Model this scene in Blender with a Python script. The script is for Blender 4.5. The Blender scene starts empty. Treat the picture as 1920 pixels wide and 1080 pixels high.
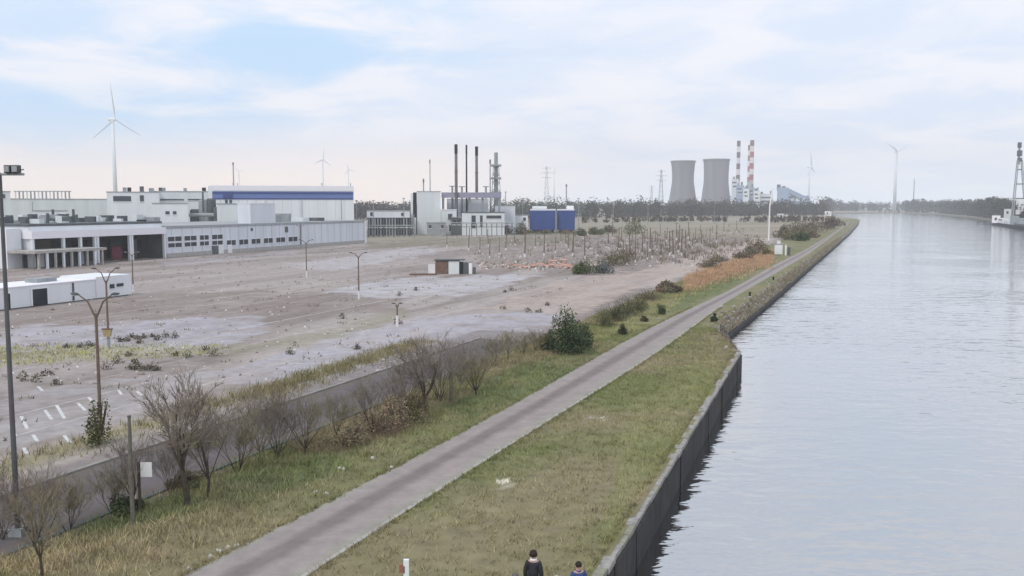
import bpy, bmesh, math, random
import numpy as np
from mathutils import Vector, Matrix
random.seed(11)
RNG = np.random.default_rng(11)
SC = bpy.context.scene
COL = SC.collection
R = math.radians

# ---------------------------------------------------------------- camera, sky, sun
CAM_H, FPX = 12.0, 1700.0
PITCH = math.atan(154.0 / FPX)
cd = bpy.data.cameras.new('camera')
cd.sensor_width = 36.0
cd.lens = 36.0 * FPX / 1920.0
cd.clip_start, cd.clip_end = 0.5, 20000.0
cam = bpy.data.objects.new('camera', cd)
cam.location = (0, 0, CAM_H)
cam.rotation_euler = (math.pi / 2 - PITCH, 0, 0)
COL.objects.link(cam)
SC.camera = cam

SUN_EL, SUN_AZ = 48.0, 215.0       # azimuth clockwise from +Y (the view direction): behind, a little left
SUN_STRENGTH, SKY_STRENGTH = 1.5, 0.1
sl = bpy.data.lights.new('sun', 'SUN')
sl.energy, sl.angle, sl.color = SUN_STRENGTH, R(14), (1.0, 0.95, 0.88)
so = bpy.data.objects.new('sun', sl)
so.rotation_euler = (R(90 - SUN_EL), 0, R(180 - SUN_AZ))
COL.objects.link(so)

SC.view_settings.view_transform = 'Standard'
SC.view_settings.look = 'None'
SC.view_settings.gamma = 1.0
SC.view_settings.exposure = 0.0
SC.view_settings.use_curve_mapping = False
SC.cycles.max_bounces = 6
SC.cycles.volume_bounces = 1
SC.cycles.use_denoising = True


def pix_dir(px, py):
    x, y = (px - 960) / FPX, (540 - py) / FPX
    c, s = math.cos(PITCH), math.sin(PITCH)
    return Vector((x, c + y * s, -s + y * c))


def at(px, py, z=0.0):
    d = pix_dir(px, py)
    k = (z - CAM_H) / d.z
    return Vector((d.x * k, d.y * k, z))


def atd(px, py, Y):
    d = pix_dir(px, py)
    k = Y / d.y
    return Vector((d.x * k, Y, CAM_H + d.z * k))


def build_world():
    w = bpy.data.worlds.new('World')
    SC.world = w
    w.use_nodes = True
    nt = w.node_tree
    nt.nodes.clear()
    N, L = nt.nodes.new, nt.links.new
    out = N('ShaderNodeOutputWorld')
    bg = N('ShaderNodeBackground')
    bg.inputs['Strength'].default_value = SKY_STRENGTH
    L(bg.outputs[0], out.inputs[0])
    sky = N('ShaderNodeTexSky')
    sky.sky_type = 'NISHITA'
    sky.sun_disc = False
    sky.sun_elevation = R(SUN_EL)
    sky.sun_rotation = R(SUN_AZ)
    tc = N('ShaderNodeTexCoord')
    sep = N('ShaderNodeSeparateXYZ')
    L(tc.outputs['Generated'], sep.inputs[0])

    def math_(op, a, b=None, clamp=False):
        n = N('ShaderNodeMath')
        n.operation = op
        n.use_clamp = clamp
        for i, v in enumerate((a, b)):
            if v is None:
                continue
            if isinstance(v, (int, float)):
                n.inputs[i].default_value = v
            else:
                L(v, n.inputs[i])
        return n.outputs[0]

    def mapr(v, a, b, c=0.0, d=1.0):
        n = N('ShaderNodeMapRange')
        n.interpolation_type = 'SMOOTHSTEP'
        L(v, n.inputs[0])
        for i, x in enumerate((a, b, c, d)):
            n.inputs[i + 1].default_value = x
        return n.outputs[0]

    def mix(f, a, b):
        n = N('ShaderNodeMix')
        n.data_type = 'RGBA'
        if isinstance(f, (int, float)):
            n.inputs[0].default_value = f
        else:
            L(f, n.inputs[0])
        for i, v in ((6, a), (7, b)):
            if isinstance(v, tuple):
                n.inputs[i].default_value = (*v, 1)
            else:
                L(v, n.inputs[i])
        return n.outputs[2]
    z = sep.outputs[2]
    zc = math_('MAXIMUM', z, 0.0)
    den = math_('ADD', zc, 0.16)
    u = math_('DIVIDE', sep.outputs[0], den)
    v = math_('DIVIDE', sep.outputs[1], den)
    cmb = N('ShaderNodeCombineXYZ')
    L(u, cmb.inputs[0]); L(v, cmb.inputs[1])

    def noise(scale, det, rough, off, dist=0.0):
        m = N('ShaderNodeMapping')
        m.inputs['Location'].default_value = off
        L(cmb.outputs[0], m.inputs[0])
        n = N('ShaderNodeTexNoise')
        n.inputs['Scale'].default_value = scale
        n.inputs['Detail'].default_value = det
        n.inputs['Roughness'].default_value = rough
        n.inputs['Distortion'].default_value = dist
        L(m.outputs[0], n.inputs['Vector'])
        return n.outputs['Fac']
    n1 = noise(0.75, 7, 0.56, (3.1, 1.7, 0.0), 0.3)
    n2 = noise(2.0, 6, 0.52, (8.3, 2.2, 4.0), 0.4)

    def blob(px, py, r0, r1):
        d = pix_dir(px, py).normalized()
        dist = N('ShaderNodeVectorMath')
        dist.operation = 'DISTANCE'
        sc = N('ShaderNodeVectorMath')
        sc.operation = 'MULTIPLY'
        sc.inputs[1].default_value = (1, 1, 3.2)
        L(tc.outputs['Generated'], sc.inputs[0])
        L(sc.outputs[0], dist.inputs[0])
        dist.inputs[1].default_value = (d.x, d.y, d.z * 3.2)
        dd = math_('ADD', dist.outputs['Value'], math_('MULTIPLY', math_('SUBTRACT', n2, 0.5), 0.5))
        return mapr(dd, r1, r0)
    CL = 10.0
    g = lambda r, gg, b: (r * CL, gg * CL, b * CL)
    cloud = mix(mapr(n2, 0.35, 0.68), g(0.77, 0.87, 1.04), g(0.98, 0.985, 1.05))
    blue = mix(0.12, g(0.66, 0.84, 1.06), sky.outputs[0])
    cover = mapr(n1, 0.16, 0.36)
    base = mix(cover, blue, cloud)
    for px, py, r0, r1, k in ((535, 85, 0.0, 0.17, 1.0), (120, 250, 0.03, 0.30, 0.95), (40, 20, 0.0, 0.14, 0.6), (740, -5, 0.0, 0.12, 0.6)):
        base = mix(math_('MULTIPLY', blob(px, py, r0, r1), k), base, g(0.57, 0.79, 1.05))
    # pale warm band low over the horizon
    low = mapr(math_('ADD', z, math_('MULTIPLY', math_('SUBTRACT', n2, 0.5), 0.06)), 0.095, 0.02)
    left = mapr(sep.outputs[0], 0.2, -0.12, 0.15, 1.0)
    base = mix(math_('MULTIPLY', low, left), base, g(1.20, 1.03, 0.93))
    hz = mapr(z, 0.06, 0.0, 0.0, 0.75)
    base = mix(math_('MULTIPLY', hz, mapr(sep.outputs[0], -0.2, 0.15)), base, g(0.95, 1.02, 1.12))
    L(base, bg.inputs['Color'])


build_world()

# ---------------------------------------------------------------- helpers
TH = math.atan(0.385)
US, UT = Vector((math.sin(TH), math.cos(TH), 0)), Vector((-math.cos(TH), math.sin(TH), 0))


def st(s, t, z=0.0):
    p = US * s + UT * t
    return Vector((p.x, p.y, z))


def to_st(p):
    return p.x * US.x + p.y * US.y, p.x * UT.x + p.y * UT.y


def proj(P):
    """world points (n,3) -> photo pixels, for choosing where ground patches lie"""
    c, s = math.cos(PITCH), math.sin(PITCH)
    x, y, z = P[:, 0], P[:, 1], P[:, 2] - CAM_H
    f = y * c - z * s
    v = y * s + z * c
    return 960 + FPX * x / f, 540 - FPX * v / f


def s_on_facade(px, t, py=430):
    d = pix_dir(px, py)
    k = t / (d.x * UT.x + d.y * UT.y)
    return k * (d.x * US.x + d.y * US.y)


def value_noise(x, y, seed=0):
    xi, yi = np.floor(x).astype(np.int64), np.floor(y).astype(np.int64)
    fx, fy = x - xi, y - yi
    fx, fy = fx * fx * (3 - 2 * fx), fy * fy * (3 - 2 * fy)

    def h(a, b):
        n = (a * 374761393 + b * 668265263 + seed * 974711) & 0x7fffffff
        n = ((n ^ (n >> 13)) * 1274126177) & 0x7fffffff
        return ((n ^ (n >> 16)) & 0xffff) / 65535.0
    return (h(xi, yi) * (1 - fx) + h(xi + 1, yi) * fx) * (1 - fy) + (h(xi, yi + 1) * (1 - fx) + h(xi + 1, yi + 1) * fx) * fy


def fbm(x, y, seed=0, oct=4):
    a, tot, amp = 0.0, 0.0, 1.0
    for i in range(oct):
        a = a + amp * value_noise(x * 2 ** i, y * 2 ** i, seed + i * 17)
        tot += amp
        amp *= 0.55
    return a / tot


def in_poly(px, py, poly):
    inside = np.zeros(px.shape, bool)
    n = len(poly)
    for i in range(n):
        x0, y0 = poly[i]
        x1, y1 = poly[(i + 1) % n]
        if y0 == y1:
            continue
        c = ((y0 > py) != (y1 > py)) & (px < (x1 - x0) * (py - y0) / (y1 - y0) + x0)
        inside ^= c
    return inside


MATS = {}


def mat(name, col, rough=0.85, var=0.25, scale=1.5, col2=None, metal=0.0, stretch=(1, 1, 1), bump=0.0, attr=None, coord='Object', spec=0.3):
    if name in MATS:
        return MATS[name]
    m = bpy.data.materials.new(name)
    m.use_nodes = True
    nt = m.node_tree
    b = nt.nodes['Principled BSDF']
    N, L = nt.nodes.new, nt.links.new
    b.inputs['Roughness'].default_value = rough
    b.inputs['Metallic'].default_value = metal
    b.inputs['Specular IOR Level'].default_value = spec
    if coord == 'World':
        src = N('ShaderNodeNewGeometry').outputs['Position']
    else:
        src = N('ShaderNodeTexCoord').outputs['Object']
    mp = N('ShaderNodeMapping')
    mp.inputs['Scale'].default_value = stretch
    L(src, mp.inputs[0])
    n = N('ShaderNodeTexNoise')
    n.inputs['Scale'].default_value = scale
    n.inputs['Detail'].default_value = 6
    n.inputs['Roughness'].default_value = 0.65
    L(mp.outputs[0], n.inputs['Vector'])
    rm = N('ShaderNodeMapRange')
    rm.inputs[1].default_value, rm.inputs[2].default_value = 0.3, 0.7
    L(n.outputs['Fac'], rm.inputs[0])
    mx = N('ShaderNodeMix')
    mx.data_type = 'RGBA'
    if attr:
        at_ = N('ShaderNodeAttribute')
        at_.attribute_name = attr
        mu = N('ShaderNodeMix'); mu.data_type = 'RGBA'; mu.blend_type = 'MULTIPLY'; mu.inputs[0].default_value = 1
        rm.inputs[3].default_value, rm.inputs[4].default_value = 1 - var, 1 + var
        cc = N('ShaderNodeCombineColor')
        for i in range(3):
            L(rm.outputs[0], cc.inputs[i])
        mu.clamp_result = False
        L(at_.outputs['Color'], mu.inputs[6]); L(cc.outputs[0], mu.inputs[7])
        L(mu.outputs[2], b.inputs['Base Color'])
    else:
        c2 = col2 or tuple(min(1, c * (1 + var)) for c in col)
        c1 = col if col2 else tuple(c * (1 - var) for c in col)
        mx.inputs[6].default_value, mx.inputs[7].default_value = (*c1, 1), (*c2, 1)
        L(rm.outputs[0], mx.inputs[0])
        L(mx.outputs[2], b.inputs['Base Color'])
    if bump:
        bp = N('ShaderNodeBump')
        bp.inputs['Strength'].default_value = bump
        bp.inputs['Distance'].default_value = 0.05
        L(n.outputs['Fac'], bp.inputs['Height'])
        L(bp.outputs[0], b.inputs['Normal'])
    MATS[name] = m
    return m


def wloc(o):
    v = Vector((0, 0, 0))
    while o:
        v = v + o.location
        o = o.parent
    return v


class MB:
    def __init__(self):
        self.v, self.f = [], []

    def quadbox(self, pts):
        b = len(self.v)
        self.v += [tuple(p) for p in pts]
        self.f += [tuple(b + i for i in q) for q in ((3, 2, 1, 0), (4, 5, 6, 7), (0, 1, 5, 4), (1, 2, 6, 5), (2, 3, 7, 6), (3, 0, 4, 7))]
        return self

    def box(self, c, size, ang=0.0, ax=None):
        """box centred on c; ang rotates about z (x axis turned towards +y)"""
        hx, hy, hz = size[0] / 2, size[1] / 2, size[2] / 2
        ca, sa = math.cos(ang), math.sin(ang)
        P = []
        for z in (-hz, hz):
            for x, y in ((-hx, -hy), (hx, -hy), (hx, hy), (-hx, hy)):
                P.append((c[0] + x * ca - y * sa, c[1] + x * sa + y * ca, c[2] + z))
        return self.quadbox(P)

    def tube(self, p0, p1, r0, r1=None, n=8, cap=True):
        r1 = r0 if r1 is None else r1
        p0, p1 = Vector(p0), Vector(p1)
        d = (p1 - p0)
        if d.length < 1e-6:
            return self
        d.normalize()
        a = d.orthogonal().normalized()
        b2 = d.cross(a)
        b = len(self.v)
        for p, r in ((p0, r0), (p1, r1)):
            for i in range(n):
                t = 2 * math.pi * i / n
                q = p + (a * math.cos(t) + b2 * math.sin(t)) * r
                self.v.append(tuple(q))
        for i in range(n):
            j = (i + 1) % n
            self.f.append((b + i, b + j, b + n + j, b + n + i))
        if cap:
            self.f.append(tuple(b + i for i in reversed(range(n))))
            self.f.append(tuple(b + n + i for i in range(n)))
        return self

    def path(self, pts, radii, n=6):
        pts = [Vector(p) for p in pts]
        b = len(self.v)
        a = None
        for k, p in enumerate(pts):
            d = (pts[min(k + 1, len(pts) - 1)] - pts[max(k - 1, 0)]).normalized()
            if a is None:
                a = d.orthogonal().normalized()
            a = (a - d * a.dot(d)).normalized()
            c = d.cross(a)
            for i in range(n):
                t = 2 * math.pi * i / n
                self.v.append(tuple(p + (a * math.cos(t) + c * math.sin(t)) * radii[k]))
        for k in range(len(pts) - 1):
            for i in range(n):
                j = (i + 1) % n
                self.f.append((b + k * n + i, b + k * n + j, b + (k + 1) * n + j, b + (k + 1) * n + i))
        self.f.append(tuple(b + i for i in reversed(range(n))))
        e = b + (len(pts) - 1) * n
        self.f.append(tuple(e + i for i in range(n)))
        return self

    def lathe(self, prof, c=(0, 0, 0), n=24, closed=True):
        b = len(self.v)
        for r, z in prof:
            for i in range(n):
                t = 2 * math.pi * i / n
                self.v.append((c[0] + r * math.cos(t), c[1] + r * math.sin(t), c[2] + z))
        for k in range(len(prof) - 1):
            for i in range(n):
                j = (i + 1) % n
                self.f.append((b + k * n + i, b + k * n + j, b + (k + 1) * n + j, b + (k + 1) * n + i))
        if closed:
            self.f.append(tuple(b + i for i in reversed(range(n))))
            e = b + (len(prof) - 1) * n
            self.f.append(tuple(e + i for i in range(n)))
        return self

    def mesh(self, name, m, off=None):
        me = bpy.data.meshes.new(name)
        v = self.v if off is None else [(x - off.x, y - off.y, z - off.z) for x, y, z in self.v]
        me.from_pydata(v, [], self.f)
        me.materials.append(m)
        return me

    def build(self, name, m, parent=None, smooth=False):
        """coordinates are world; a parent built this way is never rotated"""
        off = wloc(parent) if parent is not None else None
        me = self.mesh(name, m, off)
        if smooth:
            me.shade_smooth()
        o = bpy.data.objects.new(name, me)
        COL.objects.link(o)
        o.parent = parent
        return o


def tag(o, label=None, cat=None, group=None, kind=None):
    for k, v in (('label', label), ('category', cat), ('group', group), ('kind', kind)):
        if v:
            o[k] = v
    return o


def thing(name, label, cat, loc=(0, 0, 0), group=None):
    o = bpy.data.objects.new(name, None)
    o.empty_display_size = 0.5
    o.location = loc
    COL.objects.link(o)
    return tag(o, label, cat, group)


def link_mesh(name, me, parent=None, loc=(0, 0, 0), rotz=0.0, scale=1.0):
    o = bpy.data.objects.new(name, me)
    o.location = loc
    o.rotation_euler = (0, 0, rotz)
    o.scale = (scale,) * 3 if isinstance(scale, (int, float)) else scale
    o.parent = parent
    COL.objects.link(o)
    return o


def copy_tree(o, parent=None):
    c = o.copy()
    COL.objects.link(c)
    c.parent = parent
    for ch in list(o.children):
        copy_tree(ch, c)
    return c


def np_mesh(name, V, Fq, m, cols=None, smooth=False):
    me = bpy.data.meshes.new(name)
    V = np.asarray(V, np.float32)
    Fq = np.asarray(Fq, np.int32)
    k = Fq.shape[1]
    me.vertices.add(len(V)); me.vertices.foreach_set('co', V.ravel())
    me.loops.add(Fq.size); me.loops.foreach_set('vertex_index', Fq.ravel())
    me.polygons.add(len(Fq)); me.polygons.foreach_set('loop_start', np.arange(0, Fq.size, k, dtype=np.int32))
    me.update(calc_edges=True)
    if cols is not None:
        a = me.color_attributes.new('tint', 'FLOAT_COLOR', 'POINT')
        a.data.foreach_set('color', np.concatenate([cols, np.ones((len(cols), 1))], 1).astype(np.float32).ravel())
    me.materials.append(m)
    if smooth:
        me.shade_smooth()
    return me


def grid_sheet(name, m, S, Tfun, z, colfun, nt):
    """sheet over rows S; Tfun(s) gives its right and left edge"""
    S = np.asarray(S, float)
    rows = []
    for s in S:
        t0, t1 = Tfun(s)
        T = np.linspace(t0, t1, nt)
        rows.append(np.stack([US.x * s + UT.x * T, US.y * s + UT.y * T, np.full(nt, z)], 1))
    V = np.concatenate(rows)
    i, j = np.meshgrid(np.arange(len(S) - 1), np.arange(nt - 1), indexing='ij')
    a = (i * nt + j).ravel()
    Fq = np.stack([a, a + nt, a + nt + 1, a + 1], 1)[:, ::-1]
    o = link_mesh(name, np_mesh(name, V, Fq, m, colfun(V)))
    return tag(o, kind='structure')


# ---------------------------------------------------------------- materials
M_ground = mat('ground_soil', (0.23, 0.21, 0.15), 0.95, scale=0.03, col2=(0.30, 0.27, 0.21), coord='World', bump=0.2)
M_paint_ground = mat('weathered_ground', (1, 1, 1), 0.95, var=0.22, scale=0.9, attr='tint', coord='World', bump=0.3)
M_lot = mat('weathered_paving', (1, 1, 1), 0.9, var=0.20, scale=1.1, attr='tint', coord='World', bump=0.2)
M_leaf = mat('foliage', (1, 1, 1), 0.8, var=0.3, scale=0.4, attr='tint', coord='World', spec=0.15)
M_white = mat('white_cladding', (0.74, 0.765, 0.79), 0.6, var=0.07, scale=0.35, stretch=(1, 1, 0.08))
M_white2 = mat('offwhite_cladding', (0.66, 0.70, 0.70), 0.6, var=0.09, scale=0.35, stretch=(1, 1, 0.08))
M_grey = mat('grey_cladding', (0.66, 0.69, 0.74), 0.65, var=0.08, scale=0.35, stretch=(1, 1, 0.08))
M_trim = mat('pale_trim', (0.80, 0.79, 0.83), 0.6, var=0.03)
M_roof = mat('roof_felt', (0.34, 0.35, 0.36), 0.9, var=0.2, scale=0.1)
M_band = mat('blue_band', (0.13, 0.19, 0.42), 0.5, var=0.06, scale=0.1)
M_band2 = mat('deep_blue', (0.05, 0.075, 0.22), 0.5, var=0.05)
M_blue = mat('blue_tank_paint', (0.045, 0.085, 0.27), 0.5, var=0.12, scale=0.3)
M_glass = mat('window_glass', (0.035, 0.045, 0.055), 0.15, var=0.2, spec=0.6)
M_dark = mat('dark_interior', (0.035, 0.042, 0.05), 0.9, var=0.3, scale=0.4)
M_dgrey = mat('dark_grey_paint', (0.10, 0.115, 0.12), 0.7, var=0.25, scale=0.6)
M_mgrey = mat('galvanised_steel', (0.30, 0.32, 0.33), 0.55, var=0.2, scale=0.8)
M_pole = mat('pole_steel', (0.10, 0.10, 0.105), 0.6, var=0.25, scale=0.6)
M_rust = mat('rusty_pole', (0.16, 0.12, 0.095), 0.8, var=0.3, scale=0.8)
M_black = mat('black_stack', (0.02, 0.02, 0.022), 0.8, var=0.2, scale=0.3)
M_stack = mat('grey_stack', (0.16, 0.155, 0.15), 0.8, var=0.2, scale=0.2)
M_conc = mat('concrete', (0.40, 0.385, 0.36), 0.9, var=0.2, scale=1.5, bump=0.2)
M_coping = mat('coping_stone', (0.30, 0.285, 0.265), 0.9, var=0.45, scale=3.5, bump=0.4)
M_coping2 = mat('mossy_coping', (0.26, 0.255, 0.20), 0.9, var=0.35, scale=2.2, bump=0.4)
M_wall = mat('wet_concrete', (0.042, 0.038, 0.036), 0.85, var=0.55, scale=1.2, stretch=(1, 1, 0.35), bump=0.4)
M_pile = mat('sheet_pile', (0.03, 0.03, 0.03), 0.7, var=0.3, scale=0.8)
M_tower = mat('tower_concrete', (0.215, 0.215, 0.235), 0.9, var=0.20, scale=0.09, stretch=(1, 1, 0.08))
M_red = mat('chimney_red', (0.20, 0.05, 0.05), 0.7, var=0.15)
M_pink = mat('faded_red', (0.36, 0.055, 0.07), 0.7, var=0.15)
M_chwhite = mat('chimney_white', (0.72, 0.70, 0.70), 0.7, var=0.1)
M_turb = mat('turbine_white', (0.74, 0.78, 0.80), 0.5, var=0.05)
M_orange = mat('orange_plastic', (0.60, 0.24, 0.15), 0.5, var=0.25)
M_brick = mat('brown_cladding', (0.17, 0.11, 0.085), 0.85, var=0.25)
M_marking = mat('road_paint', (0.56, 0.56, 0.56), 0.8, var=0.3, scale=3)
M_worn = mat('worn_road_paint', (0.42, 0.40, 0.40), 0.9, var=0.3, scale=1.0, coord='World')
M_yellow = mat('yellow_paint', (0.34, 0.28, 0.15), 0.7, var=0.2)
M_bark = mat('bark', (0.075, 0.063, 0.05), 0.95, var=0.4, scale=4, bump=0.4)
M_twig = mat('twigs', (0.225, 0.19, 0.16), 0.95, var=0.3, scale=2)
M_twig2 = mat('budding_twigs', (0.21, 0.18, 0.115), 0.95, var=0.35, scale=2)
M_signw = mat('white_board', (0.80, 0.80, 0.80), 0.6, var=0.05)
M_skin = mat('skin', (0.50, 0.30, 0.22), 0.6, var=0.08)
M_hair = mat('dark_hair', (0.02, 0.013, 0.009), 0.6, var=0.3, scale=20)
M_stone = mat('riprap', (0.28, 0.255, 0.235), 0.95, var=0.3, scale=1)

# water ---------------------------------------------------------------
WZ = -1.7


def water_material():
    m = bpy.data.materials.new('canal_water')
    m.use_nodes = True
    nt = m.node_tree
    N, L = nt.nodes.new, nt.links.new
    b = nt.nodes['Principled BSDF']
    b.inputs['Base Color'].default_value = (0.55, 0.555, 0.555, 1)
    b.inputs['Roughness'].default_value = 0.06
    b.inputs['Metallic'].default_value = 1.0
    geo = N('ShaderNodeNewGeometry')
    h = None
    for scale, st_, amp in ((0.30, (1.0, 2.0, 1), 1.0), (0.85, (1.0, 1.8, 1), 0.34), (2.4, (1.0, 1.6, 1), 0.07)):
        mp = N('ShaderNodeMapping')
        mp.inputs['Scale'].default_value = st_
        mp.inputs['Rotation'].default_value = (0, 0, R(-12))
        L(geo.outputs['Position'], mp.inputs[0])
        n = N('ShaderNodeTexNoise')
        n.inputs['Scale'].default_value = scale
        n.inputs['Detail'].default_value = 2
        n.inputs['Roughness'].default_value = 0.45
        n.inputs['Distortion'].default_value = 0.4
        L(mp.outputs[0], n.inputs['Vector'])
        mu = N('ShaderNodeMath'); mu.operation = 'MULTIPLY'; mu.inputs[1].default_value = amp
        L(n.outputs['Fac'], mu.inputs[0])
        if h is None:
            h = mu.outputs[0]
        else:
            ad = N('ShaderNodeMath'); ad.operation = 'ADD'
            L(h, ad.inputs[0]); L(mu.outputs[0], ad.inputs[1])
            h = ad.outputs[0]
    gust = N('ShaderNodeTexNoise')
    gust.inputs['Scale'].default_value = 0.035
    gust.inputs['Detail'].default_value = 3
    L(geo.outputs['Position'], gust.inputs['Vector'])
    gr = N('ShaderNodeMapRange')
    for i, x in enumerate((0.35, 0.65, 0.45, 1.35)):
        gr.inputs[i + 1].default_value = x
    L(gust.outputs['Fac'], gr.inputs[0])
    gm_ = N('ShaderNodeMath'); gm_.operation = 'MULTIPLY'
    L(h, gm_.inputs[0]); L(gr.outputs[0], gm_.inputs[1])
    h = gm_.outputs[0]
    bp = N('ShaderNodeBump')
    bp.inputs['Strength'].default_value = 1.0
    bp.inputs['Distance'].default_value = 0.12
    L(h, bp.inputs['Height'])
    L(bp.outputs[0], b.inputs['Normal'])
    return m


wm = MB()
wm.v = [(-3000, -250, WZ), (5000, -250, WZ), (5000, 3250, WZ), (-3000, 3250, WZ)]
wm.f = [(0, 1, 2, 3)]
tag(wm.build('canal_water', water_material()), kind='structure')

# ---------------------------------------------------------------- land
quay0, quay1 = at(1120, 1080), at(1385, 660)
qd = (quay1 - quay0).normalized()
quay_back = quay0 - qd * 32
crest_px = [(1350, 626), (1362, 602), (1397, 572), (1459, 535.5), (1511, 499), (1563, 460), (1590, 436), (1609, 416.5)]
water_px = [(1355.6, 639), (1380, 620), (1415, 592.6), (1475, 541), (1511, 510), (1563, 465.6), (1592, 440), (1613, 417)]
crest = [at(*p) for p in crest_px]
pile = [at(p[0], p[1], WZ) for p in water_px]
for i in range(1, len(crest)):       # keep the crest a little landward of the piles
    s0, t0 = to_st(crest[i])
    tp = np.interp(s0, [to_st(q)[0] for q in pile], [to_st(q)[1] for q in pile])
    if t0 < tp + 0.9:
        crest[i] = st(s0, tp + 0.9)
inlet = [at(1612, 411.5), at(1600, 408.5), at(1580, 406.5), at(1552, 404.5), at(1534, 402.5), at(1530, 400.4), at(1560, 399.4), at(1640, 398.0)]
farbank = [at(1700, 398.2), at(1760, 400.0), at(1820, 405.0), at(1870, 411.5), at(1925, 422.0), at(1990, 437)]
rb_end = farbank[-1]
land = [quay_back, quay0, quay1] + crest + inlet + farbank + [Vector((rb_end.x - 60, rb_end.y - 260, 0)), Vector((190, 60, 0)), Vector((120, -200, 0)), Vector((5000, -200, 0)), Vector((5000, 3240, 0)),
        Vector((-3000, 3240, 0)), Vector((-3000, -200, 0)), Vector((quay_back.x - 40, -200, 0))]
from mathutils.geometry import tessellate_polygon
gm = MB()
tri = tessellate_polygon([[Vector((p.x, p.y, 0)) for p in land]])
gm.v = [tuple(p) for p in land]
for t in tri:
    a, b, c = (land[i] for i in t)
    up = (b - a).cross(c - a).z > 0
    gm.f.append(tuple(t) if up else tuple(reversed(t)))
n0 = len(land)
i_w0, i_w1 = 3 + len(crest) - 1, 3 + len(crest) + len(inlet) + len(farbank) + 2
for i in range(i_w0, i_w1):           # earth banks of the inlet and the far shore
    a, b = land[i], land[i + 1]
    k = len(gm.v)
    gm.v += [tuple(a), tuple(b), (b.x, b.y, -4), (a.x, a.y, -4)]
    gm.f.append((k, k + 1, k + 2, k + 3))
tag(gm.build('ground', M_ground), kind='structure')

bank_edge = [quay_back, quay0, quay1] + crest
BE = np.array([to_st(p) for p in bank_edge])


def t_bank(s):
    return float(np.interp(s, BE[:, 0], BE[:, 1]))


path_l = [(350, 1080), (390, 1055), (480, 1015), (592, 955), (779, 859), (960, 765), (1020, 724), (1203, 622.5), (1278, 584), (1345, 557), (1407, 523), (1449, 498), (1511, 468), (1560, 438), (1588, 419)]
path_r = [(562, 1080), (640, 1030), (700, 990), (756, 953), (942, 840), (1088, 749), (1252, 648.5), (1314, 598), (1368, 562), (1433, 525), (1515, 477), (1563, 441), (1588, 422)]
PL = np.array([to_st(at(*p)) for p in path_l])
PR = np.array([to_st(at(*p)) for p in path_r])


def ext(A):
    d = (A[2] - A[0]) / (A[2] - A[0])[0]
    return np.concatenate([[A[0] - d * 40], A])


PL, PR = ext(PL), ext(PR)


def smooth_edge(A):
    s = np.arange(A[0, 0], A[-1, 0], 2.0)
    t = np.interp(s, A[:, 0], A[:, 1])
    k = 15
    tp = np.concatenate([t[0] + (t[0] - t[1:k + 1][::-1]), t, t[-1] + (t[-1] - t[-k - 1:-1][::-1])])
    w = np.hanning(2 * k + 1); w /= w.sum()
    return np.stack([s, np.convolve(tp, w, 'valid')], 1)


PL, PR = smooth_edge(PL), smooth_edge(PR)
t_pl = lambda s: float(np.interp(s, PL[:, 0], PL[:, 1]))
t_pr = lambda s: float(np.interp(s, PR[:, 0], PR[:, 1]))


def lerp(a, b, f):
    return a * (1 - f[:, None]) + b * f[:, None]


def paint(cols, px, py, poly, c, k=1.0, jit=8.0, V=None, seed=3):
    a = (fbm(V[:, 0] * 0.35, V[:, 1] * 0.35, seed, 3) - 0.5) * jit * 4
    b = (fbm(V[:, 0] * 0.35, V[:, 1] * 0.35, seed + 50, 3) - 0.5) * jit * 1.6
    m = in_poly(px + a, py + b, poly)
    soft = k * np.clip(1.9 * fbm(V[:, 0] * 0.45, V[:, 1] * 0.45, seed + 9, 4) - 0.15, 0.1, 1.15)
    soft = np.clip(soft, 0, 1)
    cols[m] = cols[m] * (1 - soft[m, None]) + np.array(c) * soft[m, None]


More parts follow.
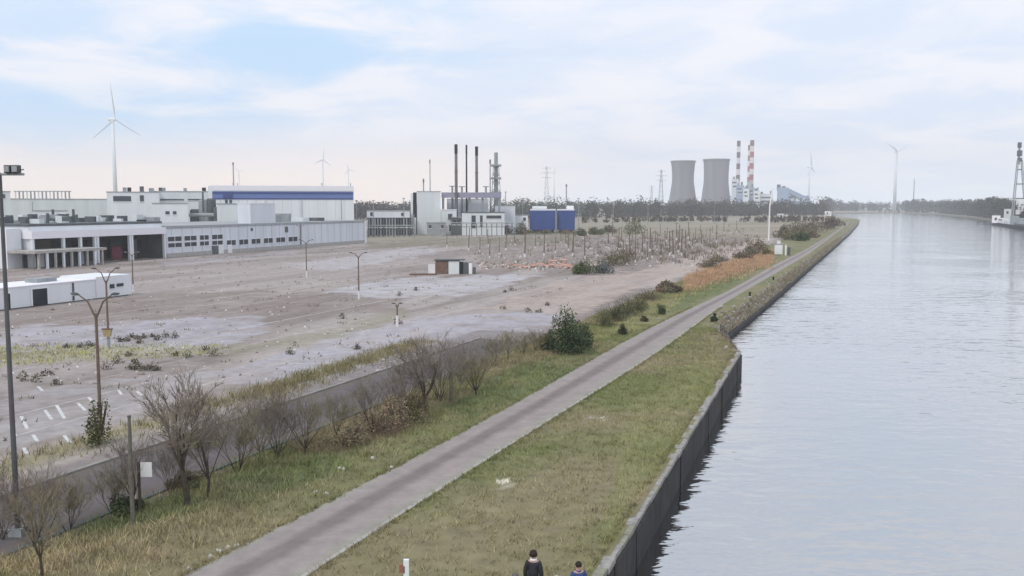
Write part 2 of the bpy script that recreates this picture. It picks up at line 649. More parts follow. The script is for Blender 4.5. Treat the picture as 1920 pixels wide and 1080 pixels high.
def grass_cols(V):
    px, py = proj(V)
    n = fbm(V[:, 0] * 0.16, V[:, 1] * 0.16, 1)
    n2 = fbm(V[:, 0] * 0.9, V[:, 1] * 0.9, 2)
    green, dry, tan = np.array((0.145, 0.158, 0.062)), np.array((0.21, 0.185, 0.105)), np.array((0.28, 0.23, 0.15))
    c = lerp(green, dry, np.clip((n - 0.32) * 3.2, 0, 1))
    f = np.clip((n2 - 0.5) * 2.4, 0, 1)
    c = lerp(c, tan, f * 0.5) if False else c * (1 - 0.45 * f[:, None]) + tan * 0.45 * f[:, None]
    G, B = (0.125, 0.15, 0.062), (0.19, 0.145, 0.095)
    P = lambda poly, col, k=0.7, seed=3: paint(c, px, py, poly, col, k, 8, V, seed)
    P([(0, 985), (200, 960), (420, 900), (640, 850), (660, 880), (420, 950), (200, 1000), (0, 1030)], G, 0.75, 3)
    P([(0, 1035), (260, 1010), (330, 1040), (200, 1085), (0, 1085)], (0.33, 0.26, 0.16), 0.7, 5)
    P([(840, 770), (960, 690), (1120, 650), (1130, 670), (1000, 735), (900, 785)], G, 0.8, 6)
    P([(520, 830), (640, 780), (800, 745), (800, 800), (640, 850), (560, 850)], B, 0.65, 7)
    P([(1090, 640), (1250, 560), (1330, 530), (1400, 490), (1440, 478), (1400, 508), (1200, 618)], (0.235, 0.235, 0.11), 0.7, 8)
    P([(1300, 540), (1440, 475), (1500, 462), (1340, 555), (1250, 590)], G, 0.8, 9)
    P([(1285, 525), (1330, 500), (1440, 473), (1450, 483), (1380, 510), (1300, 540)], (0.36, 0.225, 0.13), 0.8, 10)
    P([(930, 900), (955, 897), (965, 910), (945, 917)], (0.6, 0.55, 0.45), 0.9, 11)
    P([(1100, 780), (1135, 780), (1135, 788), (1100, 788)], (0.5, 0.45, 0.32), 0.7, 12)
    P([(850, 1000), (1060, 860), (1180, 820), (1140, 960), (1000, 1080), (840, 1080)], (0.225, 0.195, 0.115), 0.5, 13)
    P([(1180, 760), (1330, 660), (1360, 680), (1290, 800), (1180, 950), (1120, 1040)], (0.20, 0.205, 0.085), 0.6, 14)
    # stony strip along the waterside beyond the quay
    P([(1340, 615), (1400, 570), (1470, 528), (1540, 478), (1600, 425), (1625, 415), (1480, 545), (1365, 635)], (0.27, 0.245, 0.215), 0.8, 15)
    return c


S_g = np.concatenate([np.arange(-8, 130, 0.7), np.arange(130, 320, 2.0), np.arange(320, 880, 6.0)])
LOT_T = 26.5
grid_sheet('grass_bank', M_paint_ground, S_g, lambda s: (t_bank(s) + 0.02, LOT_T + 2), 0.004, grass_cols, 60)


def lot_cols(V):
    px, py = proj(V)
    s = V[:, 0] * US.x + V[:, 1] * US.y
    t = V[:, 0] * UT.x + V[:, 1] * UT.y
    n = 0.5 + 1.5 * (fbm(s * 0.025, t * 0.2, 21) - 0.5)
    n2 = fbm(s * 0.25, t * 0.9, 22)
    a, b = np.array((0.225, 0.188, 0.168)), np.array((0.355, 0.312, 0.292))
    c = lerp(a, b, np.clip((n - 0.3) * 2.6, 0, 1))
    n3 = fbm(s * 0.06, t * 1.3, 23)
    c *= (0.60 + 0.28 * n2 + 0.52 * n3)[:, None]
    LAV, PALE, BR, TAN = (0.385, 0.37, 0.405), (0.44, 0.425, 0.445), (0.215, 0.175, 0.152), (0.42, 0.345, 0.295)
    P = lambda poly, col, k=0.8, seed=30: paint(c, px, py, poly, col, k, 9, V, seed)
    P([(0, 560), (480, 545), (760, 560), (760, 590), (480, 585), (0, 620)], BR, 0.7, 31)
    P([(0, 500), (300, 500), (700, 470), (1000, 470), (1000, 500), (400, 540), (0, 560)], (0.30, 0.255, 0.24), 0.5, 32)
    P([(-20, 640), (60, 612), (480, 590), (500, 625), (400, 652), (-20, 660)], LAV, 0.85, 33)
    P([(400, 705), (560, 650), (760, 598), (1060, 578), (1030, 620), (900, 650), (780, 690), (560, 725), (430, 720)], LAV, 0.85, 34)
    P([(600, 548), (690, 528), (900, 515), (1015, 515), (890, 553), (700, 558)], PALE, 0.9, 35)
    P([(520, 500), (800, 458), (820, 475), (640, 505)], PALE, 0.7, 36)
    P([(300, 490), (560, 468), (560, 476), (320, 500)], LAV, 0.5, 37)
    P([(420, 650), (560, 630), (760, 575), (760, 600), (560, 652), (420, 672)], (0.27, 0.255, 0.185), 0.6, 38)
    P([(-10, 655), (230, 648), (420, 645), (420, 664), (230, 668), (-10, 690)], (0.36, 0.345, 0.22), 0.6, 39)
    P([(900, 578), (1000, 545), (1120, 515), (1200, 508), (1320, 472), (1440, 438), (1450, 452), (1330, 502), (1180, 548), (1080, 590)], TAN, 0.75, 40)
    P([(-10, 690), (300, 660), (430, 690), (300, 720), (-10, 740)], (0.33, 0.29, 0.28), 0.6, 41)
    P([(880, 452), (1080, 436), (1440, 424), (1440, 440), (1320, 470), (1200, 500), (1080, 500), (900, 500)], (0.225, 0.182, 0.16), 0.8, 46)
    P([(690, 446), (1085, 442), (1085, 456), (690, 466)], (0.19, 0.175, 0.115), 0.9, 45)
    P([(-10, 740), (300, 700), (420, 700), (250, 790), (-10, 850)], (0.37, 0.355, 0.36), 0.6, 42)
    P([(640, 720), (760, 680), (1000, 610), (1120, 580), (1130, 595), (960, 660), (800, 720), (660, 755)], (0.27, 0.225, 0.215), 0.6, 43)
    band = np.clip(1 - np.abs(t - 36.3) / 1.9, 0, 1) * (s < 72) * np.clip(fbm(s * .3, t, 44) * 2.2 - .3, 0, 1)
    c = c * (1 - band[:, None]) + np.array((0.235, 0.215, 0.095)) * band[:, None]
    d = (t < 34.6) & (s < 80)
    c[d] = c[d] * 0.3 + np.array((0.19, 0.165, 0.155)) * 0.7
    return c


grid_sheet('parking_lot', M_lot, np.concatenate([np.arange(14, 130, 0.6), np.arange(130, 352, 1.2)]), lambda s: (LOT_T, 153), 0.008, lot_cols, 200)


def field_cols(V):
    px, py = proj(V)
    n = fbm(V[:, 0] * 0.02, V[:, 1] * 0.02, 61)
    c = lerp(np.array((0.23, 0.205, 0.145)), np.array((0.315, 0.265, 0.22)), np.clip((n - 0.3) * 2.5, 0, 1))
    paint(c, px, py, [(680, 434), (1085, 430), (1085, 450), (700, 456)], (0.16, 0.15, 0.085), 0.95, 2, V, 62)
    paint(c, px, py, [(1080, 418), (1440, 408), (1440, 416), (1080, 428)], (0.25, 0.245, 0.185), 0.7, 2, V, 63)
    return c


grid_sheet('field', M_paint_ground, np.arange(350, 1000, 3.0), lambda s: (26, 420), 0.006, field_cols, 150)


def strip(name, m, s_vals, tr, tl, z0, z1=None, kind='structure', parent=None):
    """flat sheet (or raised kerb when z1) between two edges"""
    mb = MB()
    for s in s_vals:
        a, b = st(s, tr(s)), st(s, tl(s))
        if z1 is None:
            mb.v += [(a.x, a.y, z0), (b.x, b.y, z0)]
        else:
            mb.v += [(a.x, a.y, z0), (a.x, a.y, z1), (b.x, b.y, z1), (b.x, b.y, z0)]
    k = 2 if z1 is None else 4
    for i in range(len(s_vals) - 1):
        for j in range(k - 1):
            p = i * k + j
            mb.f.append((p, p + k, p + k + 1, p + 1))
    o = mb.build(name, m, parent)
    me = o.data
    uv = me.uv_layers.new(name='UVMap')
    vals = [0.0, 1.0] if k == 2 else [0, 0, 1, 1]
    for lp in me.loops:
        uv.data[lp.index].uv = (vals[lp.vertex_index % k], s_vals[lp.vertex_index // k] * 0.1)
    if kind:
        o['kind'] = kind
    return o


def path_material(name, c_mid, c_lane, c_edge):
    m = bpy.data.materials.new(name)
    m.use_nodes = True
    nt = m.node_tree
    N, L = nt.nodes.new, nt.links.new
    b = nt.nodes['Principled BSDF']
    b.inputs['Roughness'].default_value = 0.9
    b.inputs['Specular IOR Level'].default_value = 0.3
    uv = N('ShaderNodeUVMap')
    sp = N('ShaderNodeSeparateXYZ')
    L(uv.outputs[0], sp.inputs[0])
    geo = N('ShaderNodeNewGeometry')
    n = N('ShaderNodeTexNoise'); n.inputs['Scale'].default_value = 0.5; n.inputs['Detail'].default_value = 8
    n.inputs['Roughness'].default_value = 0.7
    L(geo.outputs['Position'], n.inputs['Vector'])
    ad = N('ShaderNodeMath'); ad.operation = 'MULTIPLY_ADD'; ad.inputs[1].default_value = 0.16; ad.inputs[2].default_value = -0.08
    L(n.outputs['Fac'], ad.inputs[0])
    a2 = N('ShaderNodeMath'); a2.operation = 'ADD'
    L(sp.outputs[0], a2.inputs[0]); L(ad.outputs[0], a2.inputs[1])
    r = N('ShaderNodeValToRGB')
    e = r.color_ramp.elements
    e[0].position, e[0].color = 0.03, (*c_edge, 1)
    e[1].position, e[1].color = 0.97, (*c_edge, 1)
    for p, c in ((0.18, c_lane), (0.36, c_lane), (0.5, c_mid), (0.62, c_mid), (0.74, c_lane), (0.88, c_lane)):
        x = e.new(p); x.color = (*c, 1)
    L(a2.outputs[0], r.inputs[0])
    n2 = N('ShaderNodeTexNoise'); n2.inputs['Scale'].default_value = 0.9; n2.inputs['Detail'].default_value = 9; n2.inputs['Roughness'].default_value = 0.75
    L(geo.outputs['Position'], n2.inputs['Vector'])
    mr = N('ShaderNodeMapRange'); mr.inputs[1].default_value, mr.inputs[2].default_value = 0.3, 0.7
    mr.inputs[3].default_value, mr.inputs[4].default_value = 0.80, 1.20
    L(n2.outputs['Fac'], mr.inputs[0])
    vm = N('ShaderNodeVectorMath'); vm.operation = 'SCALE'
    L(r.outputs[0], vm.inputs[0]); L(mr.outputs[0], vm.inputs['Scale'])
    L(vm.outputs[0], b.inputs['Base Color'])
    return m


S_p = list(np.concatenate([np.arange(0, 120, 1.5), np.arange(120, 330, 5), np.arange(330, 770, 20)]))
strip('towpath', path_material('towpath_asphalt', (0.20, 0.17, 0.163), (0.30, 0.262, 0.25), (0.30, 0.285, 0.245)), S_p, t_pr, t_pl, 0.016)
S_k = list(np.arange(0, 112, 1.0))
strip('kerb', M_conc, S_k, lambda s: t_pr(s) - 0.20, lambda s: t_pr(s) - 0.03, -0.05, 0.045)
S_r = list(np.arange(12, 76, 1.0))
strip('service_road', path_material('road_asphalt', (0.105, 0.094, 0.096), (0.13, 0.116, 0.119), (0.14, 0.118, 0.10)), S_r,
      lambda s: 27.3 - 0.6 * max(0, (s - 30) / 60), lambda s: 32.6 - 1.2 * max(0, (s - 30) / 60), 0.018)
strip('kerb', mat('dull_kerb', (0.25, 0.235, 0.22), 0.9, var=0.3, scale=0.8, coord='World'), S_r, lambda s: 32.7 - 1.2 * max(0, (s - 30) / 60), lambda s: 32.95 - 1.2 * max(0, (s - 30) / 60), -0.02, 0.13)
strip('kerb', M_dgrey, S_r, lambda s: 27.0 - 0.6 * max(0, (s - 30) / 60), lambda s: 27.2 - 0.6 * max(0, (s - 30) / 60), -0.02, 0.10)
# strip('lane_edge_line', M_marking, list(np.arange(70, 250, 5)), lambda s: t_pl(s) - 0.30, lambda s: t_pl(s) - 0.16, 0.021)

# painted bay lines on the lot
for (a, b, c, d) in ((106, 760, 121, 785), (84, 769, 97, 787), (146, 756, 160, 770), (40, 781, 51, 804), (120, 817, 132, 830), (44, 840, 51, 851),
                     (166, 745, 175, 755), (305, 766, 312, 775), (257, 734, 266, 742), (71, 725, 80, 733), (222, 732, 228, 740), (20, 800, 29, 818), (62, 815, 70, 828)):
    p, q = at(a, b), at(c, d)
    w = (q - p).normalized().cross(Vector((0, 0, 1))) * 0.09
    mb = MB()
    mb.v = [(x.x, x.y, 0.014) for x in (p - w, q - w, q + w, p + w)]
    mb.f = [(0, 1, 2, 3)]
    tag(mb.build('bay_marking', M_marking), kind='structure')
for (a, b, c, d) in ((500, 683, 690, 679), (150, 640, 330, 612), (640, 557, 760, 556), (560, 700, 780, 672), (700, 482, 800, 470), (430, 620, 760, 556)):
    p, q = at(a, b), at(c, d)
    w = (q - p).normalized().cross(Vector((0, 0, 1))) * 0.07
    mb = MB()
    mb.v = [(x.x, x.y, 0.014) for x in (p - w, q - w, q + w, p + w)]
    mb.f = [(0, 1, 2, 3)]
    tag(mb.build('painted_line', M_marking), kind='structure')

# long worn row lines of the old lot
rl = random.Random(9)
for k in range(26):
    t = 41 + k * 4.1
    s = 20 + rl.uniform(0, 20)
    while s < 330:
        L_ = rl.uniform(15, 60)
        if rl.random() < 0.75:
            w = rl.uniform(.05, .09)
            P = [st(a, t + b, 0.0135) for a, b in ((s, -w), (s + L_, -w), (s + L_, w), (s, w))]
            mb = MB(); mb.v = [tuple(p) for p in P]; mb.f = [(0, 1, 2, 3)]
            tag(mb.build('painted_line', M_worn), kind='structure')
        s += L_ + rl.uniform(5, 50)

# bank beyond the quay: stone slope and low sheet piling
sm = MB()
Wp = [quay1 + Vector((0.2, 1, 0))] + pile
Cp = [quay1] + crest
k = min(len(Wp), len(Cp))
sl_s = np.concatenate([np.arange(to_st(quay1)[0] + 4, 300, 2.0), np.arange(300, to_st(crest[-1])[0], 15)])
pS = [to_st(q)[0] for q in Wp]; pT = [to_st(q)[1] for q in Wp]
t_pile = lambda s: float(np.interp(s, pS, pT))
V = []
cols = []
nst = 6
for s in sl_s:
    a, b = t_bank(s), min(t_pile(s), t_bank(s) - 0.3)
    for j in range(nst):
        f = j / (nst - 1)
        p = st(s, a + (b - a) * f, -1.4 * f - (0.0 if f in (0, 1) else random.uniform(-.12, .12)))
        V.append(tuple(p))
V = np.array(V)
i, j = np.meshgrid(np.arange(len(sl_s) - 1), np.arange(nst - 1), indexing='ij')
a = (i * nst + j).ravel()
n = fbm(V[:, 0] * .3, V[:, 1] * .3, 5)
cols = lerp(np.array((0.185, 0.165, 0.12)), np.array((0.30, 0.265, 0.22)), n)
o = link_mesh('stone_slope', np_mesh('stone_slope', V, np.stack([a, a + 1, a + nst + 1, a + nst], 1), M_paint_ground, cols))
tag(o, kind='structure')
pw = thing('sheet_pile_wall', 'long low dark sheet pile wall at the waterline beyond the quay', 'retaining wall', st(sl_s[0], t_pile(sl_s[0]), WZ))
mb, cp = MB(), MB()
for i in range(len(sl_s) - 1):
    s0, s1 = sl_s[i], sl_s[i + 1]
    a0, a1 = min(t_pile(s0), t_bank(s0) - 0.3), min(t_pile(s1), t_bank(s1) - 0.3)
    for (tt0, tt1, zz0, zz1, M_) in ((0.0, -0.25, -3.5, -1.40, mb), (0.05, -0.34, -1.40, -1.30, cp)):
        P = []
        for z in (zz0, zz1):
            P += [st(s0, a0 + tt1, z), st(s1, a1 + tt1, z), st(s1, a1 + tt0, z), st(s0, a0 + tt0, z)]
        M_.quadbox(P)
mb.build('piling', M_pile, pw)
cp.build('capping_beam', M_pile, pw)

# quay wall: panels and coping stones, each a piece
qw = thing('quay_wall', 'dark concrete quay wall with pale coping beside the grass', 'retaining wall', tuple(quay0))
qlen = (quay1 - quay_back).length
qn = Vector((qd.y, -qd.x, 0))          # towards the water
ang = math.atan2(qd.y, qd.x)
L0 = 3.6
npan = int(qlen / L0)
for i in range(npan):
    c = quay_back + qd * (qlen - (i + 0.5) * L0) + qn * (0.02 + random.uniform(-.03, .03)) - Vector((0, 0, 1.95))
    MB().box(c, (L0 - 0.10, 0.5, 3.5), ang).build('wall_panel', M_wall, qw)
c = quay_back + qd * (qlen / 2 - 0.1) - qn * 0.25 - Vector((0, 0, 2.0))
MB().box(c, (qlen - 0.2, 0.4, 3.3), ang).build('wall_core', M_wall, qw)
cs = 0.0
while cs < qlen - 1.0:
    l = random.uniform(0.7, 1.5)
    if random.random() < 0.07:
        cs += l * 0.5
        continue
    c = quay1 - qd * (cs + l / 2) + qn * random.uniform(-.025, .025)
    hgt = random.uniform(0.17, 0.23)
    c.z = -0.2 + hgt / 2
    MB().box(c, (l - random.uniform(.015, .05), random.uniform(.34, .42), hgt), ang + random.uniform(-.008, .008)).build(
        'coping_stone', M_coping if random.random() < .72 else M_coping2, qw)
    cs += l
# return wall at the end of the quay
e1 = pile[0]
dr = (Vector((e1.x, e1.y, 0)) - quay1)
MB().box(quay1 + dr * 0.5 + Vector((-.25, 0, -1.75)), (dr.length, 0.5, 3.3), math.atan2(dr.y, dr.x)).build('return_wall', M_wall, qw)

# ---------------------------------------------------------------- haze
HAZE_DENSITY = 0.00024
hz = MB().box((1000, 1500, 100), (8100, 3600, 205.6))
hm = bpy.data.materials.new('haze')
hm.use_nodes = True
hn = hm.node_tree
hn.nodes.remove(hn.nodes['Principled BSDF'])
pv = hn.nodes.new('ShaderNodeVolumePrincipled')
pv.inputs['Color'].default_value = (0.93, 0.96, 1.0, 1)
pv.inputs['Density'].default_value = HAZE_DENSITY
pv.inputs['Anisotropy'].default_value = 0.0
hn.links.new(pv.outputs[0], hn.nodes['Material Output'].inputs['Volume'])
tag(hz.build('haze', hm), kind='stuff')

# ---------------------------------------------------------------- factory
def px_box(mb, px0, px1, ytop, Y, depth, z0=0.0, h=None, rot=None):
    """box whose front spans two bearings at distance Y, square to the line of sight"""
    a, b = atd(px0, 386, Y), atd(px1, 386, Y)
    top = h if h is not None else CAM_H + (386 - ytop) * Y / FPX
    mid = (a + b) / 2
    r = math.atan2(mid.x, mid.y) if rot is None else rot
    fr, sd = Vector((math.sin(r), math.cos(r), 0)), Vector((math.cos(r), -math.sin(r), 0))
    w = (b.x - a.x) / max(0.3, math.cos(r)) * math.cos(r)
    w = (b - a).length * 1.0
    c = Vector((mid.x, mid.y, (z0 + top) / 2)) + fr * depth / 2
    mb.box(c, (w, depth, top - z0), -r)
    return c, top, fr, sd, w


def face_patch(mb, px0, px1, y0, y1, Y, thick=0.25, proud=0.12, rot=None, mid_px=None):
    """thin panel standing proud of a front built with px_box at distance Y; mid_px names that front's middle"""
    m = atd(mid_px if mid_px is not None else (px0 + px1) / 2, 386, Y)
    r = math.atan2(m.x, m.y)
    fr, sd = Vector((math.sin(r), math.cos(r), 0)), Vector((math.cos(r), -math.sin(r), 0))

    def hit(px, py):
        d = pix_dir(px, py)
        n = fr
        k = (m - Vector((0, 0, CAM_H))).dot(Vector((n.x, n.y, 0))) / (d.x * n.x + d.y * n.y)
        return Vector((0, 0, CAM_H)) + d * k
    A, B = hit(px0, y0), hit(px1, y1)
    a, b = (A - m).dot(sd), (B - m).dot(sd)
    c = m + sd * (a + b) / 2 - fr * (proud - thick / 2)
    mb.box((c.x, c.y, (A.z + B.z) / 2), (abs(b - a), thick, abs(A.z - B.z)), -r)
    return c


# hall with the blue band
Yh = 332
c0 = atd(530, 386, Yh)
hall = thing('factory_hall', 'big white factory hall with a blue band under its roof edge', 'factory hall', (c0.x, c0.y, 0))
m = MB(); px_box(m, 398, 662, 349, Yh, 70); m.build('wall', M_white, hall)
m = MB(); face_patch(m, 397.6, 662.4, 347.6, 358.5, Yh, 0.5, 0.30, mid_px=530); m.build('roof_edge', M_trim, hall)
m = MB(); face_patch(m, 397.8, 662.2, 358.9, 374.2, Yh, 0.4, 0.14, mid_px=530); bb = m.build('blue_band', M_band, hall)
m = MB(); face_patch(m, 398, 662, 360.0, 364.5, Yh, 0.1, 0.20, mid_px=530); m.build('dark_stripe', M_band2, bb)
m = MB(); face_patch(m, 398, 662, 371.3, 374.0, Yh, 0.1, 0.20, mid_px=530); m.build('dark_stripe', M_band2, bb)
m = MB(); face_patch(m, 418, 436, 361, 372, Yh, 0.4, 0.55, mid_px=530); m.build('blue_panel', M_band2, bb)
for a, b in ((422, 427), (430, 435)):
    m = MB(); face_patch(m, a, b, 374.6, 382.5, Yh, 0.2, 0.1, mid_px=530); m.build('window', M_glass, hall)
for k in range(1, 16):
    x = 398 + 264 * k / 16
    m = MB(); face_patch(m, x - .25, x + .25, 374.6, 413, Yh, .08, .03, mid_px=530); m.build('panel_joint', M_mgrey, hall)
for x in (500, 566, 640):
    m = MB(); face_patch(m, x - .6, x + .6, 374.6, 413, Yh, .3, .25, mid_px=530); m.build('downpipe', M_mgrey, hall)
for x in (438, 604, 446, 658):
    m = MB(); p = atd(x, 386, Yh + 6); zt = CAM_H + (386 - 348) * Yh / FPX
    m.tube((p.x, p.y, zt - 2), (p.x, p.y, zt + 1.0), 0.15, n=6); m.build('lightning_rod', M_mgrey, hall)

T_F = 150.0
SF = lambda px: s_on_facade(px, T_F)


def facade_box(mb, s0, s1, z0, z1, t=T_F, thick=0.3, proud=0.1):
    a, b = st(s0, t - proud), st(s1, t - proud)
    c = (a + b) / 2 + UT * thick / 2
    mb.box((c.x, c.y, (z0 + z1) / 2), (abs(s1 - s0), thick, z1 - z0), math.atan2(US.y, US.x))


def st_box(mb, s0, s1, t0, t1, z0, z1):
    c = st((s0 + s1) / 2, (t0 + t1) / 2, (z0 + z1) / 2)
    mb.box(c, (abs(s1 - s0), abs(t1 - t0), z1 - z0), math.atan2(US.y, US.x))


def window(parent, s0, s1, z0, z1, t=T_F, pr=0.0):
    m = MB(); facade_box(m, s0, s1, z0, z1, t, 0.14, 0.06 + pr); w = m.build('window', M_glass, parent)
    f = MB()
    for (a, b, c, d) in ((s0 - .12, s0, z0 - .12, z1 + .12), (s1, s1 + .12, z0 - .12, z1 + .12), (s0, s1, z1, z1 + .12), (s0, s1, z0 - .12, z0), ((s0 + s1) / 2 - .06, (s0 + s1) / 2 + .06, z0, z1)):
        facade_box(f, a, b, c, d, t, 0.2, 0.12 + pr)
    f.build('frame', M_trim, w)


# long office wing, parallel to the canal
s_a, s_b = SF(311), SF(687)
wing = thing('office_wing', 'long low white factory wing with dark windows along its foot', 'factory wing', tuple(st(s_a, T_F)))
m = MB(); st_box(m, s_a, s_b, T_F, T_F + 34, 0, 7.1); m.build('wall', M_grey, wing)
m = MB(); st_box(m, s_a - .1, s_b + .1, T_F - .12, T_F + 34.1, 7.1, 7.35); m.build('roof', M_roof, wing)
m = MB(); st_box(m, s_a, s_b, T_F - .15, T_F, 0, 1.0); m.build('plinth', M_conc, wing)
for a, b in ((313, 340), (344, 368), (373, 391), (396, 417)):
    for z0, z1 in ((2.35, 3.35), (3.75, 4.85)):
        window(wing, SF(a) + .1, SF(b) - .1, z0, z1)
for k in range(6):
    a = 424 + k * 23.2
    window(wing, SF(a), SF(a + 17), 2.0, 3.3)
for a, b, z0, z1 in ((534, 540, 4.6, 6.2), (470, 474, 5.4, 6.2)):
    m = MB(); facade_box(m, SF(a), SF(b), z0, z1, T_F, .1, .05); m.build('vent_grille', M_dgrey, wing)
m = MB(); facade_box(m, SF(562), SF(564.5), 0, 7.1, T_F, .25, .2); m.build('downpipe', M_mgrey, wing)
m = MB(); facade_box(m, SF(683), SF(686.5), 0, 7.2, T_F, .3, .18); m.build('corner_trim', M_trim, wing)
for a, b in ((408, 417), (425, 433)):
    m = MB(); facade_box(m, SF(a), SF(b), 0.05, 2.2, T_F, .3, .25); m.build('door', M_signw, wing)
m = MB(); facade_box(m, SF(396), SF(407), 0.05, 2.1, T_F, .2, .18); m.build('door', M_dgrey, wing)
for a, b, h_ in ((520, 545, 1.5), (552, 562, 2.0), (575, 579, 2.4), (600, 612, 1.1), (628, 640, 1.0)):
    c = st(SF(a), T_F + 12); m = MB()
    s1 = SF(b); st_box(m, SF(a), s1, T_F + 6, T_F + 11, 7.36, 7.36 + h_); m.build('roof_unit', random.choice((M_dgrey, M_mgrey, M_white2)), wing)
for k in range(26):
    s = s_a + (s_b - s_a) * (k + .5) / 26
    m = MB(); facade_box(m, s - .04, s + .04, 1.0, 7.1, T_F, .06, .03); m.build('panel_joint', M_mgrey, wing)
m = MB(); facade_box(m, s_a, s_b, 6.75, 6.95, T_F, .2, .16); m.build('gutter', M_mgrey, wing)
# taller block that rises out of the wing
blk = thing('stair_block', 'tall grey block rising from the middle of the low wing', 'factory block', tuple(st(SF(471), T_F)))
m = MB(); st_box(m, SF(470), SF(516.5), T_F - .06, T_F + 4, 7.36, 12.55); m.build('wall', M_grey, blk)
m = MB(); st_box(m, SF(470) - .1, SF(516.5) + .1, T_F - .16, T_F + 4.1, 12.55, 12.7); m.build('roof', M_trim, blk)


def far_block(name, label, cat, px0, px1, yt, Y, depth, mat_, windows=(), z0=0.0, roof=M_roof, units=()):
    mid = (px0 + px1) / 2
    c = atd(mid, 386, Y)
    th = thing(name, label, cat, (c.x, c.y, 0))
    m = MB(); cc, top, fr, sd, w = px_box(m, px0, px1, yt, Y, depth, z0); m.build('wall', mat_, th)
    m = MB(); m.box((cc.x, cc.y, top + .15), (w + .3, depth + .3, .3), -math.atan2(fr.x, fr.y)); m.build('roof', roof, th)
    for (a, b, y0, y1) in windows:
        m = MB(); face_patch(m, a, b, y0, y1, Y, .2, .08, mid_px=mid); wd = m.build('window', M_glass, th)
        m = MB(); face_patch(m, a - .6, b + .6, y1, y1 + 0.8, Y, .3, .2, mid_px=mid); m.build('sill', M_trim, wd)
    for (x, hgt, wd_) in units:
        f = (x - px0) / (px1 - px0) - .5
        p = cc + sd * w * f - fr * (depth * .3)
        m = MB(); m.box((p.x, p.y, top + .3 + hgt / 2), (wd_, wd_, hgt), -math.atan2(fr.x, fr.y)); m.build('roof_unit', random.choice((M_dgrey, M_mgrey, M_black, M_mgrey)), th)
    return th


far_block('factory_block', 'pale block with a square dark window left of the grey stair block', 'factory block', 408, 471, 383, 292, 18, M_white2, ((451, 466, 401, 418),))
far_block('factory_block', 'white block on the roofscape with a wide window band and small vents', 'factory block', 205, 296, 361, 318, 26, M_white,
          ((212, 246, 367.5, 377.5), (262, 270, 366, 378)), units=((236, 1.5, 1.3), (244, 1.5, 1.3), (266, 1.9, 1.4), (283, 1.3, 1.7)))
far_block('factory_block', 'long pale upper storey behind the ducts beside the blue-banded hall', 'factory block', 292, 398, 360, 330, 30, M_white2,
          ((300, 345, 373, 376), (352, 380, 373, 376)), units=((304, 1.3, 1.2), (310, 1.3, 1.2), (348, 1.2, 1.2), (382, 1.4, 1.4), (392, 1.3, 1.0)))
far_block('factory_block', 'low white block in front of the long upper storey', 'factory block', 288, 350, 382, 290, 16, M_white, ((310, 318, 396, 402), (324, 331, 396, 402)))
far_block('factory_block', 'wide pale hall with a row of roof posts at the far left', 'factory hall', 24, 206, 374, 352, 40, M_white2, ((60, 61.5, 378, 396),))
far_block('factory_block', 'cut-off pale block with one small dark window at the left edge', 'factory block', -30, 17, 360, 300, 22, M_white2, ((4, 10, 364, 372),))
far_block('factory_block', 'small white rooftop room with dark louvres behind the loading bays', 'rooftop room', 64, 122, 396, 262, 10, M_white, ((106, 112, 401, 407), (90, 96, 402, 409)))
# open frame of posts on the far-left hall
p = atd(80, 386, 350)
rf = thing('rooftop_frame', 'open frame of pale posts under a thin beam on the far-left roof', 'roof frame', (p.x, p.y, 14.8))
zt = CAM_H + (386 - 359.5) * 350 / FPX
for k in range(15):
    q = atd(30 + k * 7.2, 386, 350 + 3)
    m = MB(); m.box((q.x, q.y, (14.6 + zt) / 2), (.45, .45, zt - 14.6), .2); m.build('post', M_mgrey if k % 3 else M_white2, rf)
a, b = atd(28, 386, 353), atd(134, 386, 353)
m = MB(); m.box(((a.x + b.x) / 2, a.y, zt + .15), ((b - a).length, .8, .3)); m.build('beam', M_mgrey, rf)
# ducts and machinery between the blocks
p = atd(378, 386, 300)
dt = thing('duct_tower', 'dark grey cluster of ducts and tanks beside the blue-banded hall', 'ducts', (p.x, p.y, 6))
for (a, b, yt, yb, mt) in ((356, 371, 392, 420, M_dgrey), (372, 386, 374, 412, M_mgrey), (386, 400, 372, 420, M_dgrey), (399, 409, 388, 420, M_dgrey), (378, 392, 398, 420, M_mgrey)):
    q0, q1 = atd(a, yt, 300 + random.uniform(0, 4)), atd(b, yb, 300)
    m = MB(); m.lathe(((abs(q1.x - q0.x) / 2, 5), (abs(q1.x - q0.x) / 2, q0.z - .5), (abs(q1.x - q0.x) / 3, q0.z)), ((q0.x + q1.x) / 2, q0.y, 0), 10)
    m.build('duct', mt, dt)
m = MB(); q = atd(380, 360, 301); m.tube((q.x, q.y, 10), (q.x, q.y, q.z), .3, n=8); m.build('vent_pipe', M_dgrey, dt)
m = MB(); q = atd(378, 403, 298); m.tube((q.x - 4, q.y, q.z), (q.x + 4, q.y, q.z), .6, n=8); m.build('cross_duct', M_mgrey, dt)

